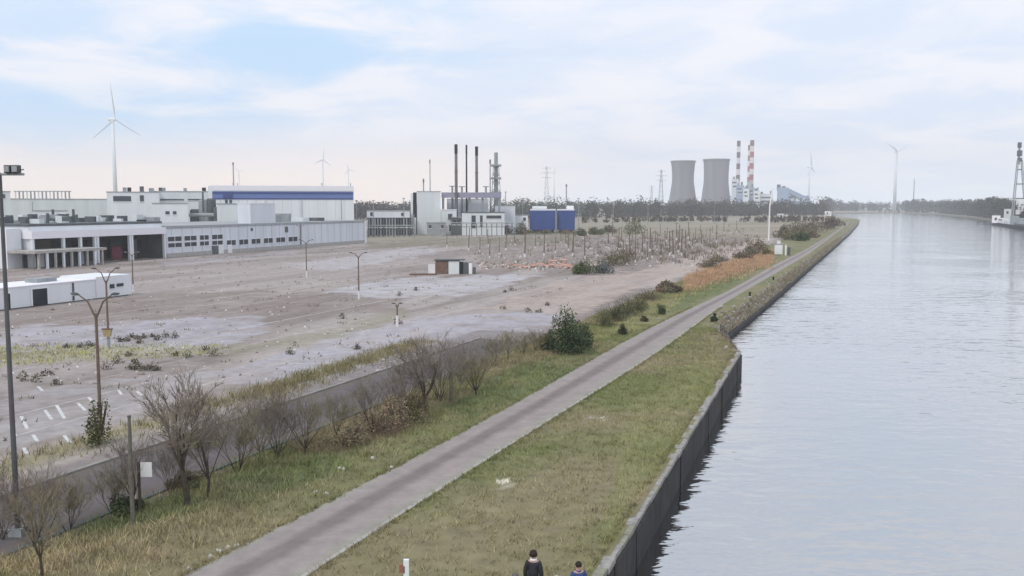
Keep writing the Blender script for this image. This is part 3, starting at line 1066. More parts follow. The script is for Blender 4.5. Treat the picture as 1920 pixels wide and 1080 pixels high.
# loading bays under a deep canopy
s0, s1 = SF(58), SF(311) - .4
bay = thing('loading_bay_building', 'white flat-roofed building with deep dark open loading bays', 'loading bays', tuple(st(s0, T_F)))
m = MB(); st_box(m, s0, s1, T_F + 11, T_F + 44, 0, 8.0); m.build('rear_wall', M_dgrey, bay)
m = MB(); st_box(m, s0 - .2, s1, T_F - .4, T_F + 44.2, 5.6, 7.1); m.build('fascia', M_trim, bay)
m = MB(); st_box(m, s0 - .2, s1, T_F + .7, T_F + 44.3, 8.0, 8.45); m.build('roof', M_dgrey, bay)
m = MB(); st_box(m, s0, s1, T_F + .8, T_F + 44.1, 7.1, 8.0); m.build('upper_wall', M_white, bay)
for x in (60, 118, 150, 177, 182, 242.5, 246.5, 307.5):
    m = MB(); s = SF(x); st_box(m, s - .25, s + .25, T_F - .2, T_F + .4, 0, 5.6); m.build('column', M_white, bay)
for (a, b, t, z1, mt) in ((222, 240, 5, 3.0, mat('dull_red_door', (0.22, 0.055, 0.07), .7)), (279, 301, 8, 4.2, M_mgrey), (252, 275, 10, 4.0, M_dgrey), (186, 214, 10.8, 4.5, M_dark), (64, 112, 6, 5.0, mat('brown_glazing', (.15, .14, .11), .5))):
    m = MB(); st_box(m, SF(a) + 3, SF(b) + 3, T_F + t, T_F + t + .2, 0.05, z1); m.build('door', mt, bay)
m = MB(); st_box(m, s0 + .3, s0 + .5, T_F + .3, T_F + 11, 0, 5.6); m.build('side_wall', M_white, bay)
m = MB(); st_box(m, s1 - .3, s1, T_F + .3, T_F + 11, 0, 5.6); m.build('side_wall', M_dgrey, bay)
for k in range(56):
    s, t = random.uniform(s0 + 4, s1 + 2), T_F + random.uniform(2, 42)
    hgt, w = random.uniform(.5, 1.9), random.uniform(.5, 2.2)
    m = MB(); st_box(m, s, s + w, t, t + random.uniform(.8, 3), 8.2, 8.2 + hgt)
    m.build('roof_vent', random.choice((M_dgrey, M_mgrey, M_dgrey, M_white2, M_dark, M_dgrey, M_white)), bay)
for k in range(7):
    s, t = random.uniform(s0 + 4, s1), T_F + random.uniform(4, 36)
    p = st(s, t)
    m = MB(); m.tube((p.x, p.y, 8.2), (p.x, p.y, 8.2 + random.uniform(1.6, 3.2)), .35, .3, 8); m.build('roof_stack', M_dgrey, bay)
# lower dock shelters on the left
s0, s1 = SF(-45), SF(171)
dock = thing('dock_shelter', 'row of low grey dock shelters with white posts at far left', 'dock shelter', tuple(st(s0, T_F - 5)))
m = MB(); st_box(m, s0 + 8, s1 - 1, T_F - 5, T_F + 2, 3.0, 3.5); m.build('roof', M_conc, dock)
m = MB(); st_box(m, s0 + 8, SF(58) - .4, T_F + 2.2, T_F + 9, 0, 7.6); m.build('rear_wall', M_white, dock)
m = MB(); st_box(m, SF(58) + .6, s1 - 1, T_F + 1, T_F + 1.8, 0, 2.95); m.build('rear_wall', M_dgrey, dock)
n_post = 9
for k in range(n_post):
    s = s0 + 9 + (s1 - s0 - 11) * k / (n_post - 1)
    m = MB(); st_box(m, s - .18, s + .18, T_F - 4.9, T_F - 4.5, 0, 3.0); m.build('post', M_white if k % 2 else M_conc, dock)
    if k < n_post - 1:
        d = (s1 - s0 - 11) / (n_post - 1)
        m = MB(); st_box(m, s + .5, s + d - .5, T_F - .2, T_F + .0, .05, random.uniform(2.1, 2.7)); m.build('shutter', random.choice((M_mgrey, M_dgrey, M_white2, M_dark)), dock)

# white site cabins near the left edge
def on_wall(px, t, py):
    return s_on_facade(px, t, py)


pc0, pc1 = at(0, 583), at(245, 553)
du = (pc1 - pc0).normalized(); dn = Vector((-du.y, du.x, 0)); ca = math.atan2(du.y, du.x)
base = pc1 - du * 36
cab = thing('site_cabin', 'long white flat-roofed site cabin with a dark doorway near left edge', 'cabin', tuple(pc1))


def cabin_s(px, py=560):
    d = pix_dir(px, py)
    k = (pc0.x * dn.x + pc0.y * dn.y) / (d.x * dn.x + d.y * dn.y)
    q = Vector((d.x * k, d.y * k, 0))
    return (q - pc0).dot(du)


def cab_box(m, a, b, d0, d1, z0, z1):
    c = pc0 + du * (a + b) / 2 + dn * (d0 + d1) / 2
    m.box((c.x, c.y, (z0 + z1) / 2), (b - a, d1 - d0, z1 - z0), ca)


Lc = (pc1 - pc0).length
m = MB(); cab_box(m, -16, cabin_s(180), 0, 6, 0.12, 2.5); m.build('wall', M_white, cab)
m = MB(); cab_box(m, cabin_s(180), Lc, -.15, 6, 0.12, 2.85); m.build('end_wall', M_white, cab)
m = MB(); cab_box(m, -16, Lc - .1, .15, 5.8, 0, .12); m.build('base', M_dgrey, cab)
m = MB(); cab_box(m, -16.1, cabin_s(180) - .02, -.1, 6.1, 2.5, 2.62); m.build('roof', M_trim, cab)
for a, b, z0, z1, nm, mt in ((60, 88, .14, 2.1, 'doorway', M_dark), (9, 18, .14, 1.9, 'doorway', M_dark), (94, 131, 2.63, 3.1, 'roof_unit', M_mgrey), (205, 213, 1.2, 1.75, 'window', M_glass), (218, 230, 1.35, 1.75, 'window', M_glass), (136, 139, .2, 2.4, 'drainpipe', M_dgrey)):
    pr = -.25 if a > 180 else -.1
    m = MB()
    if nm == 'roof_unit':
        cab_box(m, cabin_s(a), cabin_s(b), 2, 4, z0, z1)
    else:
        cab_box(m, cabin_s(a), cabin_s(b), pr, pr + .14, z0, z1)
    w = m.build(nm, mt, cab)
    if nm == 'doorway':
        f = MB(); a_, b_ = cabin_s(a), cabin_s(b)
        cab_box(f, a_ - .2, a_, pr - .04, pr + .12, .14, z1 + .15); cab_box(f, b_, b_ + .2, pr - .04, pr + .12, .14, z1 + .15); cab_box(f, a_, b_, pr - .04, pr + .12, z1, z1 + .15)
        f.build('frame', M_signw, w)

# ---------------------------------------------------------------- power house, stacks, tanks
Yp = 385
p = atd(800, 386, Yp)
far_block('pipe_store', 'low white sheds over a dark pillared base right of the long wing', 'shed', 688, 768, 396, 370, 14, M_white, ((694, 699, 398, 405), (752, 757, 399, 405)), z0=7.2)
m0 = atd(728, 386, 366)
pb = thing('pillar_base', 'dark pillared undercroft below the low white sheds', 'undercroft', (m0.x, m0.y, 0))
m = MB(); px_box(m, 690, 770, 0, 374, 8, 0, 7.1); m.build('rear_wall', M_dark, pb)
for k in range(15):
    q = atd(692 + k * 5.4, 386, 366)
    m = MB(); m.box((q.x, q.y, 3.5), (.5, .5, 7.0)); m.build('pillar', random.choice((M_mgrey, M_dgrey, M_mgrey)), pb)
pt = far_block('power_house', 'tall pale grey block left of the three dark stacks', 'power house', 782, 826, 360, 383, 16, M_white2)
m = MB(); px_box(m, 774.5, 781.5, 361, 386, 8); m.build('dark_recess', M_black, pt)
m = MB(); px_box(m, 770, 774.3, 363, 385, 10); m.build('side_pier', M_white, pt)
m = MB(); px_box(m, 776, 780, 408, 381, 2, 0); m.build('white_pipe', M_signw, pt)
far_block('boiler_house', 'white boiler house below the grey pipe bridge', 'boiler house', 838, 916, 374, 392, 20, M_white, ((877, 882, 376, 394),), roof=M_trim)
far_block('turbine_house', 'low white building with dark roof edge in front of boiler house', 'turbine house', 866, 946, 399, 372, 12, M_white2, ((884, 892, 404, 428), (900, 905, 404, 426), (912, 940, 404, 410)), roof=M_dgrey)
far_block('pump_house', 'small pale box building between the power house and boiler house', 'pump house', 828, 856, 394, 378, 8, M_white2, ((840, 848, 401, 412), (842, 852, 421, 434)), roof=M_trim)
far_block('pump_house', 'grey-green low shed right of the lattice stack', 'shed', 928, 966, 386, 395, 10, M_grey, roof=M_mgrey)
c = atd(885, 386, 386)
br = thing('pipe_bridge', 'grey overhead pipe bridge running in front of the dark stacks', 'pipe bridge', (c.x, c.y, 14))
m = MB(); px_box(m, 828, 940, 361, 386, 3, CAM_H + (386 - 371) * 386 / FPX); m.build('gallery', mat('lilac_grey', (.30, .30, .38), .7), br)
for x in (831, 856, 880, 905, 936):
    q = atd(x, 371, 387.5); m = MB(); m.box((q.x, q.y, q.z / 2), (.9, .9, q.z), .1); m.build('support', M_mgrey if x != 831 else M_band2, br)

stacks = [(855, 272, 4.0, M_stack, 2, 'left dark stack of the three beside the pale power house', 385), (874.5, 273, 2.2, M_black, 0, 'thin black middle stack of the three at the power house', 392), (893.5, 276, 3.8, M_stack, 2, 'right grey stack of the three at the power house', 396)]
for x, yt, wpx, mt, capn, lab, Y in stacks:
    q = atd(x, yt, Y)
    r = wpx * Y / FPX / 1.45
    tg = thing('smoke_stack', lab, 'chimney', (q.x, q.y, 0), 'dark stacks of the power house')
    m = MB(); m.lathe(((r * 1.08, 0), (r, q.z * .6), (r * .95, q.z)), (q.x, q.y, 0), 14); m.build('shaft', mt, tg, True)
    m = MB(); m.lathe(((r * 1.1, q.z - 3.6), (r * 1.1, q.z + .3)), (q.x, q.y, 0), 14); m.build('cap', M_black, tg, False)
    for f in (.45, .7):
        m = MB(); m.lathe(((r * 1.2, q.z * f), (r * 1.2, q.z * f + .35)), (q.x, q.y, 0), 14); m.build('collar', M_dgrey, tg)
for x, yt, wpx, lab in ((806, 300, 2.0, 'thin grey mast standing left of the three dark stacks'), (794, 336, 2.6, 'short pale flue on the power house roof'), (919, 300, 2.6, 'slim grey flue just left of the lattice stack'),
                        (437, 305, 2.6, 'thin grey flue behind the blue-banded hall'), (1062, 346, 2.4, 'short grey mast above the blue tanks')):
    Y = 400 if x > 500 and x < 1000 else 620
    q = atd(x, yt, Y); r = wpx * Y / FPX / 2
    tg = thing('slim_flue', lab, 'mast', (q.x, q.y, 0))
    m = MB(); m.tube((q.x, q.y, 0), (q.x, q.y, q.z), r * 1.1, r * .8, 8); m.build('shaft', M_mgrey, tg)
    m = MB(); m.tube((q.x, q.y, q.z - 1.5), (q.x, q.y, q.z + .2), r * 1.15, r * 1.15, 8); m.build('cap', M_stack, tg)


def lattice(parent, p, h, w0, w1, n, r, mt, name='lattice_mast'):
    m = MB()
    for k in range(n):
        z0, z1 = h * k / n, h * (k + 1) / n
        a, b = w0 + (w1 - w0) * k / n, w0 + (w1 - w0) * (k + 1) / n
        C4 = ((-1, -1), (1, -1), (1, 1), (-1, 1))
        for i in range(4):
            x, y = C4[i]; x2, y2 = C4[(i + 1) % 4]
            m.tube((p.x + x * a / 2, p.y + y * a / 2, z0), (p.x + x * b / 2, p.y + y * b / 2, z1), r, n=4, cap=False)
            m.tube((p.x + x * a / 2, p.y + y * a / 2, z0), (p.x + x2 * b / 2, p.y + y2 * b / 2, z1), r * .7, n=4, cap=False)
            m.tube((p.x + x2 * a / 2, p.y + y2 * a / 2, z0), (p.x + x * b / 2, p.y + y * b / 2, z1), r * .7, n=4, cap=False)
            m.tube((p.x + x * b / 2, p.y + y * b / 2, z1), (p.x + x2 * b / 2, p.y + y2 * b / 2, z1), r * .7, n=4, cap=False)
    return m.build(name, mt, parent)


q = atd(930, 286, 405)
ls = thing('lattice_stack', 'grey stack held in a lattice frame right of the dark stacks', 'chimney', (q.x, q.y, 0))
m = MB(); m.tube((q.x, q.y, 0), (q.x, q.y, q.z), 1.1, .8, 10); m.build('shaft', M_mgrey, ls)
lattice(ls, Vector((q.x, q.y, 0)), q.z - 6, 5.6, 2.4, 8, .16, M_mgrey, 'lattice_frame')
for f in (.5, .68, .84):
    m = MB(); m.box((q.x, q.y, q.z * f), (4.6, 4.6, .8)); m.build('platform', M_mgrey, ls)

for i, (a, b, lab) in enumerate(((993.5, 1042.5, 'left wider blue storage block with ribbed sides and pale roof'), (1044, 1077.5, 'right narrower blue storage block with a white roof cabin'))):
    Y = 402 + i * 1.5
    c = atd((a + b) / 2, 386, Y)
    tg = thing('storage_block', lab, 'storage tank', (c.x, c.y, 0), 'blue storage blocks')
    m = MB(); cc, top, fr, sd, w = px_box(m, a, b, 394.5, Y, 12, 1.4); m.build('shell', M_blue, tg)
    m = MB(); m.box((cc.x, cc.y, .7), (w - 1.6, 10.5, 1.4), -math.atan2(fr.x, fr.y)); m.build('base', M_dgrey, tg)
    m = MB(); m.box((cc.x, cc.y, top + .3), (w - .2, 12, .6), -math.atan2(fr.x, fr.y)); m.build('roof', M_trim, tg)
    m = MB(); m.box((cc.x + (2 if i else -1.5), cc.y, top + 1.3), (3.2 if i else 6.5, 4, 1.6 if i else 1.2), -math.atan2(fr.x, fr.y)); m.build('roof_cabin', M_signw if i else M_white2, tg)
    n = 7 if i == 0 else 5
    for k in range(n + 1):
        p = cc + sd * w * (k / n - .5) - fr * 6.08
        m = MB(); m.box((p.x, p.y, (1.4 + top) / 2), (.22, .22, top - 1.5), -math.atan2(fr.x, fr.y)); m.build('rib', M_blue, tg)
    p = cc + sd * w * (.5 if i == 0 else -.5) - fr * 6.2
    m = MB(); m.box((p.x, p.y, top / 2), (.5, .3, top), -math.atan2(fr.x, fr.y)); m.build('drainpipe', M_mgrey, tg)

# pipework, sheds and poles between the power house and the fields
rp = random.Random(21)
for i, (x0, x1, Y, hh, lab) in enumerate(((690, 776, 352, 4.2, 'low pipe rack before the pillared undercroft'), (846, 960, 362, 5.0, 'low pipe rack before the turbine house'), (950, 1000, 405, 6.5, 'high pipe rack left of the blue storage blocks'))):
    c = atd((x0 + x1) / 2, 386, Y)
    pr = thing('pipe_rack', lab, 'pipework', (c.x, c.y, 0))
    n = int((x1 - x0) / 9)
    for k in range(n + 1):
        q = atd(x0 + (x1 - x0) * k / n, 386, Y)
        m = MB(); m.box((q.x, q.y, hh / 2), (.28, .28, hh)); m.build('post', M_dgrey, pr)
    for j in range(3):
        a, b = atd(x0 - 2, 386, Y + .4 * j), atd(x1 + 2, 386, Y + .4 * j)
        m = MB(); m.tube((a.x, a.y, hh + .25 - j * .8), (b.x, b.y, hh + .25 - j * .8), .22 - .04 * j, n=6); m.build('pipe', (M_mgrey, M_white2, M_rust)[j], pr)
for x, yt, Y, lab in ((700, 376, 360, 'thin pole left above the low white sheds'), (757, 372, 362, 'thin pole right above the low white sheds'), (776, 402, 340, 'white-footed pole in front of the dark recess of the power house'), (832, 366, 380, 'thin pole at the left end of the pipe bridge'),
                      (866, 350, 392, 'short pipe standing between the left and middle dark stacks'), (848, 349, 390, 'short pipe left of the left dark stack'), (911, 350, 395, 'short pipe right of the right dark stack'), (948, 360, 398, 'thin pole right of the lattice stack'), (980, 372, 420, 'thin pole left behind the blue blocks'),
                      (1085, 372, 430, 'thin pole right behind the blue blocks'), (668, 376, 345, 'thin pole just right of the blue-banded hall'), (1150, 378, 520, 'thin pole in front of the wood'), (1215, 380, 560, 'thin pole before the left cooling tower'), (1340, 384, 600, 'thin pole before the right cooling tower')):
    q = atd(x, yt, Y)
    tg = thing('yard_pole', lab, 'pole', (q.x, q.y, 0))
    r = .16 if Y > 500 else .2
    if 845 < x < 915:
        r = .55
    m = MB(); m.tube((q.x, q.y, 0), (q.x, q.y, q.z), r, r * .8, 6); m.build('shaft', M_mgrey, tg)
    m = MB(); m.box((q.x, q.y, q.z), (r * 5, r * 2, .25)); m.build('cap', M_dgrey, tg)
for i, (x0, x1, yt, Y, mt, lab) in enumerate(((800, 836, 418, 366, M_mgrey, 'low grey shed at the foot of the power house'), (950, 990, 404, 400, M_white, 'low white shed just left of the blue blocks'), (846, 866, 408, 374, M_dgrey, 'dark switch house left of the turbine house'))):
    far_block('plant_shed', lab, 'shed', x0, x1, yt, Y, 8, mt, ((x0 + 4, x0 + 9, yt + 4, yt + 10), (x1 - 9, x1 - 4, yt + 4, yt + 10)), roof=M_mgrey)

# ---------------------------------------------------------------- power station across the fields
for x0, x1, yt, wx0, wx1, bx0, bx1, lab, Y in ((1258.5, 1303.7, 302, 1261, 1301, 1250.5, 1310, 'left pale grey concrete cooling tower', 1840), (1319.5, 1367.5, 299, 1321, 1366, 1312, 1374, 'right larger grey concrete cooling tower', 1760)):
    q = atd((x0 + x1) / 2, yt, Y)
    kx = Y / FPX
    rt, rw, rb = (x1 - x0) / 2 * kx, (wx1 - wx0) / 2 * kx, (bx1 - bx0) / 2 * kx
    tg = thing('cooling_tower', lab, 'cooling tower', (q.x, q.y, 0), 'cooling towers')
    H_ = q.z
    prof = []
    zw = H_ * .66
    for k in range(19):
        z = 7 + (H_ - 7) * k / 18
        if z < zw:
            a = math.sqrt((rb / rw) ** 2 - 1); r = rw * math.sqrt(1 + (a * (zw - z) / (zw - 0)) ** 2)
        else:
            a = math.sqrt((rt / rw) ** 2 - 1); r = rw * math.sqrt(1 + (a * (z - zw) / (H_ - zw)) ** 2)
        prof.append((r, z))
    prof += [(rt - 1.2, H_), (rw - 1.2, zw), (rb - 2.5, 8)]
    m = MB(); m.lathe(prof, (q.x, q.y, 0), 56, closed=False); m.build('shell', M_tower, tg, True)
    m = MB(); m.lathe(((rt + .5, H_ - 2.2), (rt + .9, H_ - 2.2), (rt + .9, H_ + .4), (rt - 1.5, H_ + .4)), (q.x, q.y, 0), 56, closed=False); m.build('rim', mat('rim_concrete', (.20, .195, .20)), tg)
    for k in range(24):
        t0, t1 = 2 * math.pi * k / 24, 2 * math.pi * (k + .5) / 24
        m = MB()
        for ta in (t0 - .06, t0 + .2):
            m.tube((q.x + rb * 1.06 * math.cos(t0 + .07), q.y + rb * 1.06 * math.sin(t0 + .07), 0), (q.x + rb * .97 * math.cos(ta), q.y + rb * .97 * math.sin(ta), 8), .5, n=5)
        m.build('inlet_column', M_tower, tg)

for x, yt, wpx, lab, Y, reds in ((1385.3, 264, 6.6, 'tall chimney with near-black and white bands, left of the pair', 1950, mat('chimney_dark', (.10, .045, .05), .8)),
                                 (1405, 272, 4.6, 'grey-red banded chimney half hidden behind the pink one', 2100, M_pink), (1410.5, 263, 7.4, 'tall chimney with pinkish red and white bands', 1980, M_pink)):
    q = atd(x, yt, Y)
    r = wpx * Y / FPX / 2
    tg = thing('striped_chimney', lab, 'chimney', (q.x, q.y, 0), 'banded power station chimneys')
    nb = 7
    zb = q.z * .44
    m = MB(); m.lathe(((r * 1.12, 0), (r * 1.04, zb)), (q.x, q.y, 0), 20); m.build('shaft', M_mgrey, tg, True)
    for k in range(nb):
        z0, z1 = zb + (q.z - zb) * k / nb, zb + (q.z - zb) * (k + 1) / nb
        m = MB(); m.lathe(((r * (1.04 - .06 * k / nb), z0), (r * (1.04 - .06 * (k + 1) / nb), z1)), (q.x, q.y, 0), 20)
        m.build('painted_band', (M_red if (k == nb - 1 and reds is M_pink) else reds) if k % 2 == 0 else M_chwhite, tg, False)
    m = MB(); m.lathe(((r * 1.1, q.z - 8), (r * 1.1, q.z - 7), (r * .9, q.z - 7)), (q.x, q.y, 0), 20); m.build('walkway', M_dgrey, tg)
M_bluegrey = mat('blue_grey_cladding', (.30, .38, .52), .6, var=.1, scale=.05)
for i, (a, b, yt, Y, mt, lab) in enumerate(((1371, 1384, 336, 1700, M_grey, 'tall grey boiler block against the right cooling tower'), (1380, 1394, 348, 1690, M_bluegrey, 'blue-grey block at the foot of the dark banded chimney'),
                                            (1393, 1404, 354, 1680, M_white, 'white block below the pink banded chimneys'), (1404, 1414, 352, 1690, M_bluegrey, 'narrow blue-grey block below the pink banded chimneys'),
                                            (1413, 1424, 358, 1680, M_white, 'white block right of the pink banded chimneys'), (1424, 1448, 364, 1700, M_grey, 'low grey power station annex left of the coal bunker'))):
    far_block('power_station_block', lab, 'power station', a, b, yt, Y, 30, mt, ((a + 2, b - 3, yt + 5, yt + 8), (a + 3, b - 2, yt + 12, yt + 15)), units=((a + 4, 4, 4), (b - 4, 6, 3)))
# coal bunker with sloping conveyor
q0 = atd(1456, 386, 1500)
cb = thing('coal_bunker', 'blue-grey coal bunker with a conveyor sloping down to the right', 'bunker', (q0.x, q0.y, 0))
m = MB(); px_box(m, 1457, 1478, 352, 1500, 25); m.build('tower', M_bluegrey, cb)
a, b = atd(1476, 354, 1498), atd(1518, 374, 1498)
m = MB()
P = []
for dz in (-6, 2):
    P += [(a.x, a.y, a.z + dz), (b.x, b.y, b.z + dz), (b.x, b.y + 12, b.z + dz), (a.x, a.y + 12, a.z + dz)]
m.quadbox(P); m.build('conveyor', M_bluegrey, cb)
m = MB(); px_box(m, 1470, 1515, 367, 1502, 20); m.build('base_hall', M_bluegrey, cb)
for x in (1482, 1492, 1502):
    m = MB(); face_patch(m, x, x + 7, 371, 377, 1502, .6, .4, mid_px=1492.5); m.build('panel', M_white, cb)
for x, yt in ((1463, 347), (1472, 350)):
    q = atd(x, yt, 1505); m = MB(); m.box((q.x, q.y + 8, q.z - 4), (5, 5, 10)); m.build('roof_unit', M_dgrey, cb)

# ---------------------------------------------------------------- wind turbines
def turbine(x, yhub, rpx, Y, yaw, roll, label, hub_scale=1.0):
    q = atd(x, yhub, Y)
    tg = thing('wind_turbine', label, 'wind turbine', (q.x, q.y, 0), 'wind turbines')
    R_ = rpx * Y / FPX
    hh = q.z
    rt = max(1.3, hh * .021) * hub_scale
    m = MB(); m.lathe(((rt, 0), (rt * .8, hh * .5), (rt * .58, hh - 1)), (0, 0, 0), 16); tw = m.mesh('tower', M_turb)
    tw.shade_smooth(); link_mesh('tower', tw, tg)
    fw = Vector((math.sin(yaw), -math.cos(yaw), 0)); rg = Vector((math.cos(yaw), math.sin(yaw), 0))
    m = MB(); m.path([Vector((0, 0, hh)) - fw * R_ * .16, Vector((0, 0, hh)) - fw * R_ * .1, Vector((0, 0, hh)) + fw * R_ * .06], [R_ * .03, R_ * .05, R_ * .045], 8)
    na = m.mesh('nacelle', M_turb); link_mesh('nacelle', na, tg)
    hc = Vector((0, 0, hh)) + fw * R_ * .09
    m = MB(); m.path([hc - fw * R_ * .03, hc, hc + fw * R_ * .04], [R_ * .042, R_ * .042, R_ * .012], 8); link_mesh('hub', m.mesh('hub', M_turb), tg)
    for k in range(3):
        a = roll + k * 2 * math.pi / 3
        d = rg * math.sin(a) + Vector((0, 0, 1)) * math.cos(a)
        e = d.cross(fw).normalized()
        m = MB()
        bw = 2.0 if rpx in (27, 31) else (0.75 if rpx > 60 else 1.5)
        prof = [(a_, w_ * bw, t_ * bw) for a_, w_, t_ in ((0.02, .016, .016), (.10, .015, .015), (.22, .032, .012), (.55, .022, .007), (.85, .013, .004), (1.0, .005, .002))]
        nn = 8
        for f, w, th in prof:
            c = hc + d * R_ * f
            for i in range(nn):
                t = 2 * math.pi * i / nn
                tw_ = .6 * (1 - f)
                ee = (e * math.cos(tw_) + fw * math.sin(tw_)); ff = (fw * math.cos(tw_) - e * math.sin(tw_))
                m.v.append(tuple(c + ee * (math.cos(t) * w * R_ * 1.15 + w * R_ * .4) + ff * math.sin(t) * th * R_ * 1.2))
        for k2 in range(len(prof) - 1):
            for i in range(nn):
                j = (i + 1) % nn
                m.f.append((k2 * nn + i, k2 * nn + j, (k2 + 1) * nn + j, (k2 + 1) * nn + i))
        m.f.append(tuple((len(prof) - 1) * nn + i for i in range(nn)))
        link_mesh('blade', m.mesh('blade', M_turb), tg)
    return tg


turbine(211, 224, 66, 900, R(66), R(-7), 'nearest and tallest white wind turbine, above the left factory roofs', 1.15)
turbine(605, 299, 22, 1900, R(40), R(4), 'white wind turbine just behind the right end of the blue-banded hall')
turbine(653, 318, 15, 2600, R(35), R(-20), 'small far wind turbine at the right corner of the blue-banded hall')
turbine(448, 322, 13, 2600, R(30), R(70), 'small faint wind turbine over the left end of blue-banded hall')
turbine(1039, 322, 13, 2300, R(60), R(-8), 'faint small wind turbine above the blue tanks')
turbine(1518, 313, 31, 1700, R(55), R(-10), 'white wind turbine right of the coal bunker', 1.2)
turbine(1681, 284, 29, 1900, R(22), R(60), 'white wind turbine on the far bank of the canal', 1.35)
# lattice pylons
for x, yt, Y, lab in ((1240, 318, 1300, 'grey lattice electricity pylon left of the cooling towers'), (1025, 312, 1300, 'faint lattice pylon behind the blue tanks'), (1222, 348, 1900, 'small far pylon beside the larger one left of the cooling towers')):
    q = atd(x, yt, Y)
    tg = thing('electricity_pylon', lab, 'pylon', (q.x, q.y, 0))
    lattice(tg, Vector((q.x, q.y, 0)), q.z, q.z * .13, q.z * .02, 9, .20, M_mgrey)
    for f, w in ((.96, .1), (.86, .14), (.76, .12)):
        m = MB()
        for sx in (-1, 1):
            m.path([(q.x, q.y, q.z * f), (q.x + sx * q.z * w * .5, q.y, q.z * f + .4), (q.x + sx * q.z * w, q.y, q.z * f)], [.35, .3, .2], 4)
        m.build('crossarm', M_mgrey, tg)
q = atd(1714.5, 337, 1900)
tg = thing('radio_mast', 'thin grey mast rising behind the trees of the far bank', 'mast', (q.x, q.y, 0))
m = MB(); m.tube((q.x, q.y, 0), (q.x, q.y, q.z), 1.3, .9, 8); m.build('shaft', M_mgrey, tg)
m = MB(); m.tube((q.x, q.y, q.z), (q.x, q.y, q.z + 5), .3, .2, 6); m.build('aerial', M_mgrey, tg)

# ---------------------------------------------------------------- crane tower and barge on the right bank
Y = 600
tg_p = atd(1912, 386, Y)
cr = thing('gantry_tower', 'dark A-frame loading tower on the right bank at the picture edge', 'loading tower', (tg_p.x, tg_p.y, 0))
kx = Y / FPX
ap = atd(1912, 300, Y)
for sx, xb in ((-1, 1897.5), (1, 1926)):
    for dy in (-2.0, 2.0):
        b = atd(xb, 400, Y + dy)
        m = MB(); m.tube((b.x, b.y + dy * .6, 0), (ap.x + sx * 1.2, ap.y + dy * .4, ap.z), .40, .32, 6); m.build('leg', M_mgrey, cr)
for yy in (372, 345, 318):
    f = (400 - yy) / 100
    a, b = atd(1897.5 + (1910.5 - 1897.5) * f, yy, Y), atd(1926 - (1926 - 1913.5) * f, yy, Y)
    m = MB(); m.tube(a, b, .35, n=6); m.build('crossbeam', M_dgrey, cr)
for y0, y1, w in ((267, 277, 5), (282, 293, 6.5), (296, 303, 6)):
    a, b = atd(1912, y0, Y), atd(1912, y1, Y)
    m = MB(); m.box((a.x, a.y, (a.z + b.z) / 2), (w * kx, w * kx, a.z - b.z)); m.build('head_block', M_dgrey, cr)
m = MB(); a = atd(1912, 268, Y); m.box((a.x, a.y, (a.z + ap.z) / 2 - 2), (1.0, 1.0, a.z - ap.z + 2)); m.build('mast_head', M_mgrey, cr)
m = MB(); a, b = atd(1913, 373, Y - 3), atd(1913, 402, Y - 3); m.box((a.x, a.y, (a.z + b.z) / 2), (3.6, 3.0, a.z - b.z)); m.build('cabin', M_signw, cr)
a = at(1866, 421, WZ); b = at(1935, 432, WZ)
dv = (b - a).normalized(); angb = math.atan2(dv.y, dv.x)
Lb = (b - a).length
bg = thing('barge', 'moored dark barge with white wheelhouse below the loading tower', 'barge', (a.x, a.y, WZ))
nb = Vector((-dv.y, dv.x, 0))
hull = []
for z, o in ((-2.3, .6), (-.2, 0)):
    for f, w in ((0.0, .0), (.08, 2.6), (1, 2.8)):
        pass
P = []
for z in (-2.4, .1):
    ins = .5 if z < -1 else 0
    P += [a + dv * (2 + ins) - nb * (2.6 - ins), b - nb * (2.6 - ins), b + nb * (2.6 - ins), a + dv * (2 + ins) + nb * (2.6 - ins)]
    for q in P[-4:]:
        q.z = z
m = MB(); m.quadbox(P)
k = len(m.v); m.v += [(a.x, a.y, -2.2), (a.x - dv.x, a.y - dv.y, .5)] + [tuple(P[0]), tuple(P[3]), tuple(P[4]), tuple(P[7])]
m.f += [(k, k + 2, k + 4, k + 1), (k, k + 1, k + 5, k + 3), (k + 1, k + 4, k + 5)]
m.build('hull', M_black, bg)
for f0, f1, z1, mt, nm in ((.10, .34, 3.4, M_signw, 'wheelhouse'), (.38, .5, 2.4, M_white2, 'deckhouse'), (.55, .62, 5.6, M_mgrey, 'hopper'), (.66, .98, 1.2, M_dgrey, 'hatch_cover'), (.70, .80, 4.5, M_mgrey, 'hopper')):
    c = a + dv * Lb * (f0 + f1) / 2
    m = MB(); m.box((c.x, c.y, (.1 + z1) / 2 + .05), (Lb * (f1 - f0), 3.6, z1 - .1), angb); w = m.build(nm, mt, bg)
    if nm == 'wheelhouse':
        c2 = c - nb * 1.85
        m = MB(); m.box((c2.x, c2.y, 2.4), (Lb * (f1 - f0) * .8, .1, .8), angb); m.build('window', M_glass, w)
for x0, x1, yt, lab in ((1862, 1876, 404, 'small white quayside hut beside the loading tower'), (1884, 1896, 392, 'pale grey hopper hut between the barge and loading tower')):
    far_block('quay_hut', lab, 'hut', x0, x1, yt, 640, 6, M_signw if x0 < 1870 else M_white2, ((x0 + 3, x0 + 7, yt + 4, yt + 9),), roof=M_mgrey)

